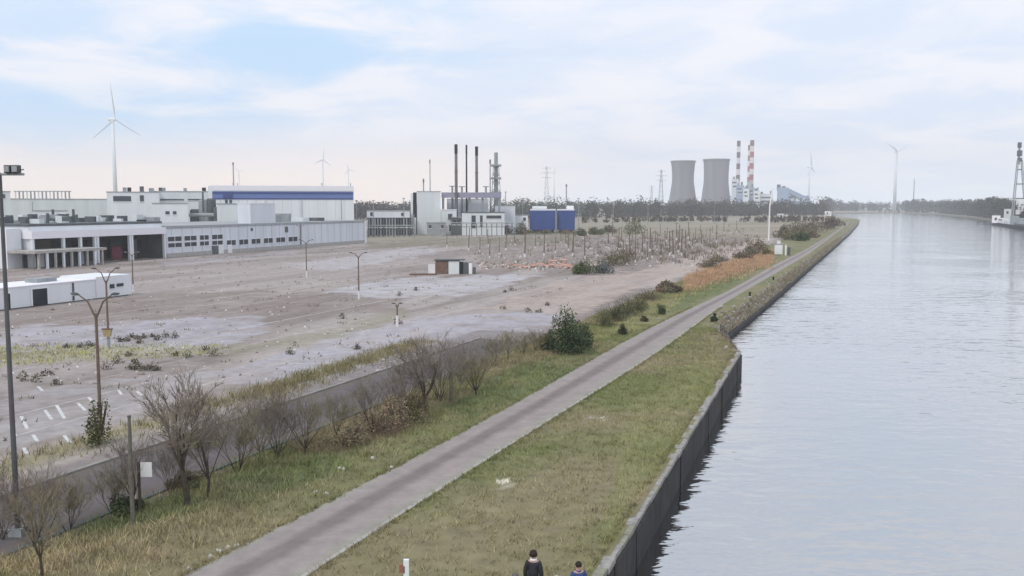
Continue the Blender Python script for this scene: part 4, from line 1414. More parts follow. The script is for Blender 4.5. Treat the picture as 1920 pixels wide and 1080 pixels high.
# far small houses and sheds seen between bank scrub and wood
for x, w, yb, yt, lab, mt in ((1467, 18, 412, 401, 'white shed with a dark door beyond the bank scrub', M_signw), (1492, 12, 413, 404, 'pinkish low shed beyond the bank scrub', mat('pink_render', (.55, .40, .38))), (1529, 16, 411, 404, 'long cream shed near the end of the bank', M_chwhite),
                           (1553, 12, 405, 396, 'white house with grey roof by the inlet', M_signw), (1112, 56, 402, 391, 'long pale warehouse behind the blue tanks', M_white2), (1000, 24, 400, 393, 'low white shed left of the blue tanks', M_signw)):
    Y = 12 * FPX / (yb - 386)
    far_block('small_building', lab, 'building', x - w / 2, x + w / 2, yt, min(Y, 1500), 8, mt, ((x - w * .25, x - w * .05, yt + 2, yt + 6),), roof=M_roof)

# ---------------------------------------------------------------- lamps, masts, signs, posts
def light_mast():
    b = at(34, 1004)
    top = atd(19, 324, b.y).z
    tg = thing('floodlight_mast', 'tallest dark steel floodlight mast, in the left foreground', 'floodlight mast', (b.x, b.y, 0))
    m = MB(); m.tube((b.x, b.y, 0), (b.x, b.y, top), .105, .06, 10); m.build('pole', M_pole, tg)
    m = MB(); m.box((b.x, b.y, .15), (.5, .5, .3)); m.build('base_plate', M_mgrey, tg)
    m = MB(); m.tube((b.x - .95, b.y, top - .05), (b.x + .85, b.y, top - .05), .045, n=8); m.build('crossarm', M_mgrey, tg)
    m = MB(); m.tube((b.x, b.y, top - .05), (b.x + .85, b.y, top + .12), .02, n=6); m.build('brace', M_pole, tg)
    for x0, x1 in ((.22, .46), (.48, .74), (-1.0, -.72)):
        c = (b.x + (x0 + x1) / 2, b.y - .05, top + .13)
        m = MB(); m.box(c, (x1 - x0 - .02, .2, .27)); f = m.build('floodlight', M_pole, tg)
        m = MB(); m.box((c[0], c[1] - .125, c[2]), (x1 - x0 - .08, .03, .2)); m.build('lens', M_mgrey, f)
        m = MB(); m.box((c[0], c[1] + .14, c[2]), (x1 - x0 - .1, .08, .2)); m.build('heat_sink', M_dgrey, f)


light_mast()
# two-armed street lamps
lm = MB(); lm.tube((0, 0, 0), (0, 0, 6.7), .10, .07, 8); lamp_pole = lm.mesh('pole', M_rust)
lm = MB(); lm.tube((0, 0, 0), (0, 0, 1.1), .135, .125, 8); lamp_base = lm.mesh('base_sleeve', M_mgrey)


def lamp(px, py_base, h, label, rot=0.0, vshape=.45, arm=1.2, light_base=False):
    b = at(px, py_base)
    tg = thing('street_lamp', label, 'street lamp', (b.x, b.y, 0), 'twin-armed street lamps on the lot')
    link_mesh('pole', lamp_pole, tg, scale=(1, 1, (h - vshape) / 6.7))
    o = link_mesh('base_sleeve', lamp_base, tg)
    if light_base:
        o.data = lamp_base.copy(); o.data.materials.clear(); o.data.materials.append(M_chwhite)
    for sx in (-1, 1):
        z = h - vshape
        m = MB(); m.path([(0, 0, z - .25), (sx * .12, 0, z), (sx * arm * .45, 0, z + vshape * .62), (sx * arm, 0, z + vshape)], [.06, .055, .045, .035], 6)
        a = link_mesh('arm', m.mesh('arm', M_rust), tg)
        m = MB(); m.path([(sx * arm * .95, 0, z + vshape), (sx * (arm + .10), 0, z + vshape + .03), (sx * (arm + .36), 0, z + vshape + .04)], [.04, .08, .04], 8)
        hd = link_mesh('lamp_head', m.mesh('lamp_head', M_dgrey), tg)
        m = MB(); m.box((sx * (arm + .16), 0, z + vshape - .045), (.2, .09, .04)); link_mesh('lens', m.mesh('lens', M_mgrey), hd)
    tg.rotation_euler = (0, 0, rot)
    return tg


lamp(190, 832, 7.6, 'nearest twin-armed street lamp, rising from a green bush at the lot edge', 0, .95, .85)
lamp(204, 655, 6.8, 'twin-armed street lamp with yellow plate on its post, in front of the white cabin', .2, 1.0, .75)
lamp(673, 561, 6.0, 'slender twin-armed street lamp with white foot, alone mid-lot', .1, .5, .8, True)
lamp(575, 520, 6.3, 'thin street lamp with pale foot, in front of the wing of low windows', .1, .5, .9, True)
lamp(250, 548, 5.6, 'thin street lamp standing at the right end of the white cabin', .1, .4, .7, True)
lamp(564, 466, 6.5, 'far street lamp close to the wing downpipe', .2, .4, .8)
lamp(838, 466, 6.5, 'far street lamp in front of the boiler house', .2, .4, .8, True)
lamp(745, 612, 2.3, 'short stub of a lamp with pale foot beside the yellow-green patch', .2, .2, .2, True)
p = at(204, 655)
yp = thing('yellow_box', 'small yellow-brown box hung on the lamp post before the cabin', 'box', (p.x, p.y - .15, 1.1))
m = MB(); m.quadbox([(p.x + x * w, p.y - .15 + y * .12, 1.1 + z) for z, w in ((0, .24), (.6, .4)) for x, y in ((-1, -1), (1, -1), (1, 1), (-1, 1))]); m.build('body', M_yellow, yp)
m = MB(); m.box((p.x, p.y - .15, 1.75), (.86, .3, .08)); m.build('lid', M_brick, yp)

# white notice board on a dark post among the near trees
b = at(263, 962)
sg = thing('notice_board', 'blank white notice board on a dark post beside the near bare trees', 'sign', (b.x, b.y, 0))
topz = atd(275, 866, b.y).z; botz = atd(275, 893, b.y).z
m = MB(); m.box((b.x, b.y, topz / 2), (.09, .09, topz)); m.build('post', M_bark, sg)
c = atd(275.5, 880, b.y)
m = MB(); m.box((c.x, b.y - .07, (topz + botz) / 2), (.44, .03, topz - botz)); m.build('board', M_signw, sg)
m = MB(); m.box((c.x - .05, b.y - .03, topz - .12), (.4, .04, .05)); m.build('rail', M_bark, sg)
b = at(250, 985)
p2 = thing('timber_pole', 'tall plain timber pole behind the notice board', 'pole', (b.x, b.y, 0))
zt = atd(249, 782, b.y).z
m = MB(); m.path([(b.x, b.y, 0), (b.x - .02, b.y, zt * .5), (b.x, b.y, zt)], [.09, .08, .06], 8); m.build('shaft', mat('grey_timber', (.15, .14, .115), .9, var=.3, scale=6), p2)
m = MB(); m.tube((b.x, b.y, zt), (b.x, b.y, zt + .06), .075, n=8); m.build('cap', M_dgrey, p2)

# tall white mast and hut by the bank
b = at(1441, 456)
wmst = thing('white_mast', 'tall thin white mast standing behind the bank scrub', 'mast', (b.x, b.y, 0))
z1 = atd(1442, 385, b.y).z; tp = atd(1449, 353, b.y)
m = MB(); m.path([(b.x, b.y, 0), (b.x + .1, b.y, z1), tuple(tp)], [.26, .22, .18], 8); m.build('shaft', M_signw, wmst)
m = MB(); m.tube((b.x, b.y, 0), (b.x, b.y, .8), .4, .34, 8); m.build('footing', M_conc, wmst)
m = MB(); m.tube((b.x + .1, b.y, z1), (b.x + 2.2, b.y, z1 + 2.2), .1, .05, 6); m.build('stay', M_signw, wmst)
b = at(1464, 477)
ht = thing('utility_hut', 'small white utility hut with a dark end beside the towpath', 'hut', (b.x, b.y, 0))
m = MB(); m.box((b.x - .3, b.y + 1, 1.25), (1.9, 2.0, 2.5), -.3); m.build('wall', M_signw, ht)
m = MB(); m.box((b.x - .3, b.y + 1, 2.58), (2.2, 2.3, .16), -.3); m.build('roof', M_mgrey, ht)
m = MB(); m.box((b.x - .3, b.y + 1, 3.0), (.9, .9, .7), -.3); m.build('roof_box', M_chwhite, ht)
m = MB(); m.box((b.x - .5, b.y - .12, 1.0), (.7, .08, 1.8), -.3); m.build('door', M_trim, ht)
b = at(1473, 479)
m = MB(); m.box((b.x, b.y, 1.3), (.32, .32, 2.6)); tag(m.build('white_post', M_signw), 'stout white marker post right of the utility hut', 'post')
b = at(1479, 479)
kb = thing('dark_cabinet', 'narrow dark cabinet right of the white marker post', 'cabinet', (b.x, b.y, 0))
m = MB(); m.box((b.x, b.y, 1.0), (.55, .5, 2.0)); m.build('body', M_dgrey, kb)
m = MB(); m.box((b.x, b.y, 2.05), (.65, .6, .1)); m.build('lid', M_mgrey, kb)

# bollards on the waterside of the towpath
for x, y, lab in ((1340, 599, 'nearest dark bollard by the waterside of the towpath'), (1406, 557, 'dark bollard by the waterside stones, middle of the three'), (1450, 527, 'farthest dark bollard by the waterside stones')):
    b = at(x, y)
    tg = thing('bollard', lab, 'bollard', (b.x, b.y, 0), 'dark waterside bollards')
    m = MB(); m.lathe(((.15, 0), (.13, .34), (.13, .5), (.19, .54), (.19, .62), (.08, .68)), (b.x, b.y, 0), 12); m.build('post', M_black, tg, True)
    m = MB(); m.lathe(((.27, 0.0), (.27, .06), (.2, .09)), (b.x, b.y, 0), 12); m.build('base', M_conc, tg)

# rows of dark posts on the far lot
pm = MB(); pm.tube((0, 0, 0), (0, 0, 5.6), .15, .10, 6); post_shaft = pm.mesh('shaft', M_rust)
pm = MB(); pm.tube((0, 0, 0), (0, 0, .7), .2, .18, 6); post_foot = pm.mesh('foot', M_chwhite)
pm = MB(); pm.box((0, 0, 5.45), (1.1, .12, .10)); post_arm = pm.mesh('crossarm', M_dgrey)
proto = thing('lot_post', 'slim dark post with pale foot in the rows across the far lot', 'post', (0, 0, 0), 'rows of dark posts on the far lot')
link_mesh('shaft', post_shaft, proto); link_mesh('foot', post_foot, proto); link_mesh('crossarm', post_arm, proto)
spots = [(1212, 487), (1225, 484), (1238, 483), (1254, 479), (1271, 474), (1284, 471), (1299, 466), (1316, 462), (1330, 458), (1345, 455), (1175, 497), (1192, 492), (1160, 470), (1185, 465), (1206, 461), (1229, 457), (1250, 453), (1268, 450), (1290, 447), (1312, 444),
         (1122, 480), (1096, 486), (1068, 470), (1040, 474), (1018, 480), (982, 482), (950, 470), (918, 484), (915, 462), (985, 458), (1050, 456), (1108, 452), (1150, 448), (880, 470), (1335, 440), (1358, 437), (1380, 434), (1240, 440), (1200, 442),
         (1205, 478), (1218, 472), (1232, 470), (1246, 466), (1260, 463), (1276, 460), (1293, 456), (1305, 453), (1322, 450), (1180, 482), (1196, 476), (1168, 489), (1262, 484), (1278, 480), (1215, 452), (1190, 455), (1165, 458), (1140, 462), (1075, 480), (1060, 462), (1005, 465), (965, 460), (935, 478), (900, 472)]
for i, (x, y) in enumerate(spots):
    o = proto if i == 0 else copy_tree(proto)
    o.location = at(x + random.uniform(-2, 2), y)
    o.rotation_euler = (random.uniform(-.05, .05), random.uniform(-.05, .05), random.uniform(0, 3))
    k = random.uniform(.65, 1.15)
    o.scale = (k, k, k)

# little site hut with skips, orange barriers
b0 = at(803, 515); Yh2 = b0.y
hs = thing('site_hut', 'low brown and white site hut standing alone on the lot', 'hut', tuple(at(840, 515)))
for a, b, h, mt, nm, d in ((803, 816, 1.7, M_chwhite, 'white_panel', .6), (816.5, 840, 2.4, M_brick, 'brown_cabin', 2.4), (841, 861, 2.3, M_white2, 'white_cabin', 2.2), (862, 868, 2.1, M_black, 'dark_doorway', 1.6), (869, 878, 2.0, M_dgrey, 'skip', 2.0), (879, 885, 1.9, M_signw, 'white_panel', .4), (886, 892, 1.2, M_dgrey, 'drum_stack', 1.0)):
    p, q = at(a, 514), at(b, 514)
    m = MB(); m.box(((p.x + q.x) / 2, p.y + d / 2, h / 2), (q.x - p.x, d, h)); m.build(nm, mt, hs)
p, q = at(816, 514), at(869, 514)
m = MB(); m.box(((p.x + q.x) / 2, p.y + 1.2, 2.5), (q.x - p.x + .4, 2.9, .14)); m.build('roof', M_dgrey, hs)
p, q = at(768, 516), at(818, 517)
m = MB(); m.box(((p.x + q.x) / 2, p.y, .15), (q.x - p.x, .5, .3)); tag(m.build('timber_beam', M_brick), 'long dark timber beam lying left of the site hut', 'beam')

bm_ = MB(); bm_.box((0, 0, .62), (1.5, .06, .5)); bar_panel = bm_.mesh('panel', M_orange)
bm_ = MB(); bm_.box((-.6, 0, .2), (.07, .5, .4)); bm_.box((.6, 0, .2), (.07, .5, .4)); bar_feet = bm_.mesh('feet', M_dgrey)
bm_ = MB(); bm_.box((0, -.036, .62), (1.45, .01, .12)); bar_str = bm_.mesh('white_stripe', M_signw)
bp0 = thing('traffic_barrier', 'orange plastic barrier in the scattered line left of the green bushes', 'barrier', (0, 0, 0), 'orange barriers on the lot')
link_mesh('panel', bar_panel, bp0); link_mesh('feet', bar_feet, bp0); link_mesh('white_stripe', bar_str, bp0)
for i, (x, y) in enumerate(((1000, 503), (1014, 500), (1026, 502), (1034, 501), (1044, 503), (1052, 499), (1062, 502), (1070, 504), (985, 504), (968, 502), (1038, 494), (1058, 492))):
    o = bp0 if i == 0 else copy_tree(bp0)
    o.location = at(x, y); o.rotation_euler = (0, 0, random.uniform(-.5, .5))
    o.scale = (random.uniform(.7, 1.0), 1, random.uniform(.7, 1.0))
bb2 = MB()
for k in range(42):
    pass
# rubble heap
V, F, Cc = [], [], []


def chunk(c, r, col):
    b = len(V)
    for dx, dy, dz in ((1, 0, 0), (0, 1, 0), (-1, 0, 0), (0, -1, 0), (0, 0, 1), (0, 0, -.4)):
        k = r * random.uniform(.6, 1.2)
        V.append((c[0] + dx * k, c[1] + dy * k, c[2] + dz * k)); Cc.append(col)
    for t in ((0, 1, 4), (1, 2, 4), (2, 3, 4), (3, 0, 4), (1, 0, 5), (2, 1, 5), (3, 2, 5), (0, 3, 5)):
        F.append(tuple(b + i for i in t))


for k in range(420):
    p = at(random.uniform(900, 1085), random.gauss(499, 3.5))
    g = random.uniform(.25, .6)
    chunk(p, random.uniform(.12, .5), random.choice(((g, g * .92, g * .85), (g, g * .95, g * .9), (.5, .34, .27), (.2, .17, .14))))
for k in range(900):
    x, y = random.uniform(880, 1420), random.uniform(432, 500)
    p = at(x, y)
    g = random.uniform(.3, .7)
    chunk(p, random.uniform(.12, .42), (g, g * .95, g * .9) if random.random() < .6 else (.22, .19, .165))
for k in range(600):
    x, y = random.uniform(0, 760), random.uniform(480, 720)
    p = at(x, y)
    g = random.uniform(.4, .7)
    chunk(p, random.uniform(.05, .22), (g, g * .96, g * .92) if random.random() < .55 else (.23, .19, .165))
tag(link_mesh('rubble', np_mesh('rubble', V, F, M_paint_ground, np.array(Cc))), 'scattered pale and dark rubble across the lot', 'rubble', kind='stuff')
V, F, Cc = [], [], []
for k in range(1500):
    s = 76 + random.random() ** 1.6 * 380
    f = random.random()
    a, b = t_bank(s), min(t_pile(s), t_bank(s) - .3)
    p = st(s, a + 1.3 * random.random() ** 2 + (b - a) * f, 0.02 if False else -1.32 * f + .02)
    g = random.uniform(.16, .42)
    chunk(p, random.uniform(.10, .34), (g, g * .94, g * .88))
tag(link_mesh('riprap', np_mesh('riprap', V, F, M_paint_ground, np.array(Cc))), 'loose stones along the waterside slope', 'stones', kind='stuff')

# ---------------------------------------------------------------- vegetation
def leaf_quads(centers, size, cols, flat=0.0, aspect=1.0, rng=RNG):
    n = len(centers)
    d = rng.normal(size=(n, 3)); d /= np.linalg.norm(d, axis=1)[:, None]
    e = rng.normal(size=(n, 3)); e -= d * (d * e).sum(1)[:, None]; e /= np.linalg.norm(e, axis=1)[:, None]
    s = np.asarray(size).reshape(-1, 1) * np.ones((n, 1))
    a, b = d * s, e * s * aspect
    V = np.stack([centers - a * .5, centers + b * .42, centers + a * .5, centers - b * .42], 1).reshape(-1, 3)
    F = np.arange(n * 4).reshape(-1, 4)
    return V, F, np.repeat(cols, 4, 0)


def crown_points(n, lumps, rng=RNG):
    """points in the outer part of a set of (x,y,z,rx,ry,rz) lumps"""
    L_ = np.array(lumps)
    w = (L_[:, 3] * L_[:, 4] * L_[:, 5]) ** (2 / 3)
    idx = rng.choice(len(L_), n, p=w / w.sum())
    d = rng.normal(size=(n, 3)); d /= np.linalg.norm(d, axis=1)[:, None]
    r = rng.uniform(0.35, 1.0, n) ** .55
    return L_[idx, :3] + d * r[:, None] * L_[idx, 3:6], idx


def tint(n, base, var, rng=RNG):
    k = 1 + rng.normal(size=(n, 1)) * var
    return np.clip(np.array(base) * k * (1 + rng.normal(size=(n, 3)) * var * .25), .005, 1)


def grow(mt, mc, p, d, L, r, lvl, maxl, rnd, spread, up, crown_from, nseg=4):
    pts, rad = [Vector(p)], [r]
    d = d.normalized()
    for k in range(nseg):
        d = (d + Vector((rnd.gauss(0, .11), rnd.gauss(0, .11), rnd.gauss(0, .06) + up))).normalized()
        pts.append(pts[-1] + d * L / nseg)
        rad.append(r * (1 - .62 * (k + 1) / nseg))
    (mt if lvl < crown_from else mc).path(pts, rad, 7 if lvl == 0 else (5 if lvl == 1 else 3))
    if lvl >= maxl:
        return
    nb = (6, 6, 5, 4)[min(lvl, 3)]
    for i in range(nb):
        f = rnd.uniform(.3, 1.0) if lvl else rnd.uniform(.55, 1.0)
        x = f * nseg; k = min(int(x), nseg - 1)
        q = pts[k].lerp(pts[k + 1], x - k)
        a = rnd.uniform(0, 2 * math.pi)
        ax = d.orthogonal().normalized()
        ax = Matrix.Rotation(a, 3, d) @ ax
        nd = (d + ax * math.tan(spread * rnd.uniform(.6, 1.25))).normalized()
        grow(mt, mc, q, nd, L * rnd.uniform(.42, .68), max(.016, r * (1 - .6 * f) * .62), lvl + 1, maxl, rnd, spread, up, crown_from, 3)


def bare_tree(seed, h=5.5, trunk=.3, nlimb=6, spread=.5, up=.05, r=.10, levels=3, twig=None, limb=1.0, multi=1):
    rnd = random.Random(seed)
    mt, mc = MB(), MB()
    for mm in range(multi):
        a0 = rnd.uniform(0, 6.28)
        lean = Vector((math.cos(a0), math.sin(a0), 0)) * (.0 if multi == 1 else rnd.uniform(.12, .35))
        base = Vector((math.cos(a0), math.sin(a0), 0)) * (.0 if multi == 1 else .15)
        pts = [base]
        d = (Vector((0, 0, 1)) + lean).normalized()
        for k in range(4):
            d = (d + Vector((rnd.gauss(0, .05), rnd.gauss(0, .05), 0))).normalized()
            pts.append(pts[-1] + d * h * trunk / 4)
        mt.path(pts, [r * 1.25, r, r * .92, r * .86, r * .8], 9)
        for i in range(nlimb):
            a = 2 * math.pi * i / nlimb + rnd.uniform(-.4, .4)
            tl = rnd.uniform(.15, 1.1) * spread if i else .05
            nd = (d + Vector((math.cos(a), math.sin(a), 0)) * math.tan(tl)).normalized()
            k = rnd.uniform(.75, 1.0)
            q = pts[3].lerp(pts[4], k)
            grow(mt, mc, q, nd, h * (1 - trunk) * rnd.uniform(.7, 1.0) * limb, r * rnd.uniform(.4, .62), 1, levels, rnd, .48, up, 2)
    zmax = max(v[2] for v in mt.v + mc.v)
    k = h / zmax
    mt.v = [(x * k, y * k, z * k) for x, y, z in mt.v]
    mc.v = [(x * k, y * k, z * k) for x, y, z in mc.v]
    return mt.mesh('trunk', M_bark), mc.mesh('crown', twig or M_twig)


def place(meshes, name, label, cat, px, py, h, h0, rot=0.0, group=None, wide=1.0):
    b = at(px, py)
    tg = thing(name, label, cat, (b.x, b.y, -.03), group)
    tr = link_mesh('trunk', meshes[0], tg)
    link_mesh('crown', meshes[1], tg)
    k = h / h0
    tg.scale = (k * wide, k * wide, k)
    tg.rotation_euler = (0, 0, rot)
    return tg


def h_at(px, py, ytop):
    b = at(px, py)
    return atd(px, ytop, b.y).z


TA = bare_tree(3, 6, .36, 6, .58, .09, .14, 4)
TB = bare_tree(5, 6, .26, 7, .6, .07, .14, 4)
TC = bare_tree(8, 6, .14, 8, .8, .05, .13, 4, M_twig2)
TD = bare_tree(12, 6, .3, 5, .4, .1, .11, 4, M_twig2)
TE = bare_tree(17, 6, .10, 4, .6, .06, .085, 4, M_twig, multi=3)
TF = bare_tree(23, 6, .12, 3, .5, .08, .075, 4, M_twig2, multi=4)
near = [(TA, 352, 947, 678, 'largest bare tree in the foreground, forking into steep limbs', 0.3, 1.25),
        (TB, 389, 932, 730, 'bare tree leaning right beside the largest foreground tree', 1.3, 1.0),
        (TB, 247, 962, 800, 'bare tree growing behind the notice board post', 2.0, 1.1),
        (TD, 80, 1085, 880, 'thin bare tree cut off by the bottom edge at left', .5, 1.2),
        (TE, 70, 1008, 850, 'bare many-stemmed tree just right of the floodlight mast foot', 0, 1.25),
        (TF, 128, 998, 868, 'reddish bare many-stemmed bush between mast and notice board', 1, 1.1),
        (TE, 5, 1012, 868, 'bare bush cut off at the left edge behind the floodlight mast', 2, 1.2),
        (TC, 572, 853, 700, 'bare tree with greenish twigs above the middle of the grass verge', 0, 1.05),
        (TE, 487, 850, 712, 'bare bush left of the greenish-twigged verge tree', 1, 1.1),
        (TF, 630, 820, 716, 'thin bare bush right of the greenish-twigged verge tree', 2, 1.0),
        (TB, 795, 772, 612, 'tall bare tree left of the plain stump post', 2.6, 1.5),
        (TE, 824, 752, 628, 'bare many-stemmed tree close behind the plain stump post', 2.2, 1.1),
        (TC, 893, 742, 628, 'bare round-crowned tree with dark trunk right of the plain stump post', 1.8, 1.25),
        (TD, 952, 676, 612, 'small bare tree between round-crowned tree and evergreen bush', 1.2, 1.4),
        (TF, 980, 664, 612, 'bare bush close to the left side of the evergreen bush', .3, 1.3),
        (TF, 1003, 660, 606, 'thin bare bush touching the evergreen bush', 1.9, 1.2),
        (TE, 735, 775, 680, 'bare bush behind the brown scrub patch', .7, 1.1),
        (TE, 690, 790, 690, 'bare bush at the left end of the brown scrub patch', 2.9, 1.1),
        (TF, 445, 884, 735, 'bare bush right of the leaning tree at the road edge', .9, 1.2),
        (TE, 520, 858, 705, 'bare bush second left of the greenish-twigged verge tree', 1.7, 1.1),
        (TE, 765, 764, 640, 'bare bush just left of the tall bare tree', 1.1, 1.1),
        (TF, 925, 690, 615, 'thin bare bush in front of the small bare tree', 2.7, 1.3),
        (TE, 865, 722, 622, 'bare bush between plain stump post and round-crowned tree', 1.5, 1.2),
        (TF, 210, 962, 850, 'thin bare bush left of the timber pole', 1.2, 1.2),
        (TE, 320, 925, 800, 'bare bush left behind the largest bare tree', 2.2, 1.0)]
for i, (T, x, y, yt, lab, rot, wd) in enumerate(near):
    place(T, 'bare_tree' if 'tree' in lab.split()[0:3] or 'tree' in lab[:40] else 'bare_bush', lab, 'tree' if 'tree' in lab[:40] else 'bush', x, y, h_at(x, y, yt), 6, rot, 'bare trees along the verge', wd)
b = at(846, 757); zt = h_at(846, 757, 697)
sp = thing('stump_post', 'plain pollarded trunk standing like a post on the verge', 'tree trunk', (b.x, b.y, 0))
m = MB(); m.path([(b.x, b.y, 0), (b.x + .03, b.y, zt * .5), (b.x - .02, b.y, zt)], [.16, .13, .12], 9); m.build('trunk', mat('pale_bark', (.16, .14, .10), .95, var=.35, scale=4), sp)
m = MB()
for k in range(9):
    a = k * .7
    m.path([(b.x, b.y, zt - .1), (b.x + math.cos(a) * .5, b.y + math.sin(a) * .5, zt + .35), (b.x + math.cos(a) * .8, b.y + math.sin(a) * .8, zt + .9)], [.03, .02, .01], 3)
m.build('crown', M_twig, sp)


def bush(name, label, px, py, w, h, base, n, leaf, spikes=0, group=None, cat='bush', rnd=None, seed=0, stem=True, depth=None, world=None):
    rg = np.random.default_rng(seed + 100)
    b = world if world is not None else at(px, py)
    lumps = []
    for k in range(max(5, spikes or 6)):
        a = rg.uniform(0, 6.28); rr = rg.uniform(0, .55) * w / 2
        hh = h * rg.uniform(.55, 1.0)
        lumps.append((math.cos(a) * rr, math.sin(a) * rr, hh * .5, w * rg.uniform(.14, .26), w * rg.uniform(.14, .26), hh * .5))
    for k in range(5):
        a = rg.uniform(0, 6.28); rr = w * .3
        lumps.append((math.cos(a) * rr, math.sin(a) * rr, h * .25, w * .24, w * .24, h * .25))
    P, idx = crown_points(n, lumps, rg)
    P[:, 2] = np.maximum(P[:, 2], .02)
    lc = tint(len(lumps), base, .22, rg)[idx]
    cols = np.clip(lc * (1 + rg.normal(size=(n, 1)) * .25), .004, 1)
    V, F, Cc = leaf_quads(P, rg.uniform(.7, 1.4, n) * leaf, cols, aspect=.8, rng=rg)
    tg = thing(name, label, cat, (b.x, b.y, 0), group)
    link_mesh('crown', np_mesh('crown', V, F, M_leaf, Cc), tg)
    if stem:
        m = MB()
        rr = random.Random(seed)
        for k in range(5):
            a = rr.uniform(0, 6.28)
            m.path([(0, 0, 0), (math.cos(a) * w * .12, math.sin(a) * w * .12, h * .35), (math.cos(a) * w * .25, math.sin(a) * w * .25, h * .75)], [.06, .04, .015], 5)
        link_mesh('trunk', m.mesh('trunk', M_bark), tg)
    return tg


GREEN, OLIVE, BROWN = (.07, .09, .045), (.145, .14, .075), (.235, .19, .125)
bush('evergreen_bush', 'big dark evergreen bush with spiky tops left of the towpath', 1062, 664, 3.6, h_at(1062, 664, 566), (.075, .105, .055), 3400, .16, spikes=11, seed=1)
bush('evergreen_bush', 'smaller dark evergreen bush joined to the right of the big one', 1093, 655, 2.0, h_at(1093, 655, 596), (.08, .105, .055), 1300, .16, spikes=5, seed=2)
bush('evergreen_bush', 'low dark evergreen bush at the left foot of the big one', 1030, 660, 1.7, h_at(1030, 660, 612), (.08, .105, .06), 1000, .15, spikes=5, seed=3)
bush('green_bush', 'green bush round the foot of the nearest street lamp', 186, 834, 1.9, 2.9, (.105, .105, .05), 900, .13, seed=4)
# scrub and hedge along the edge of the lot
for i, (x, y, w, h, c, lab) in enumerate(((700, 812, 3.2, 1.7, BROWN, 'brown scrub bush at the left of the brown verge thicket'), (745, 800, 3.2, 2.0, BROWN, 'brown scrub bush in the middle of the brown verge thicket'), (778, 790, 2.4, 2.0, (.12, .105, .05), 'olive scrub bush at the right of the brown verge thicket'),
                                        (655, 832, 2.4, 1.2, BROWN, 'low brown scrub left of the brown verge thicket'), (1130, 612, 3.0, 2.2, OLIVE, 'olive hedge bush right of the evergreen bush'), (1152, 601, 3.4, 2.4, (.075, .085, .045), 'dark olive hedge bush, second right of the evergreen bush'),
                                        (1176, 592, 3.6, 2.5, (.085, .085, .05), 'dark hedge bush, third right of the evergreen bush'), (1197, 583, 3.2, 2.2, OLIVE, 'dark hedge bush at the right end of the hedge'), (1238, 590, 1.2, 1.5, GREEN, 'small dark shrub alone on the verge near hedge end'),
                                        (1168, 628, 1.0, 1.2, GREEN, 'small dark shrub alone in the grass below the hedge'), (1208, 603, .9, .8, OLIVE, 'tiny olive shrub in the grass below the hedge'), (1338, 603, .9, .7, GREEN, 'small dark shrub beside the towpath near the first bollard'),
                                        (1215, 563, 3.6, 1.8, (.17, .14, .10), 'brownish scrub above the hedge end by the lot'), (1250, 548, 4.4, 1.8, (.18, .145, .10), 'brownish scrub by the tan dirt track'), (230, 962, 1.6, .9, GREEN, 'low dark green bush left of the notice board'), (352, 912, 1.8, .8, OLIVE, 'low olive bush behind the largest tree'),
                                        (375, 838, 2.8, 1.3, (.17, .16, .06), 'yellow-green bush behind the largest tree beside the road'))):
    bush('scrub_bush', lab, x, y, w, h, c, int(1700 + w * 420), .08 if y > 560 else .2, seed=20 + i)
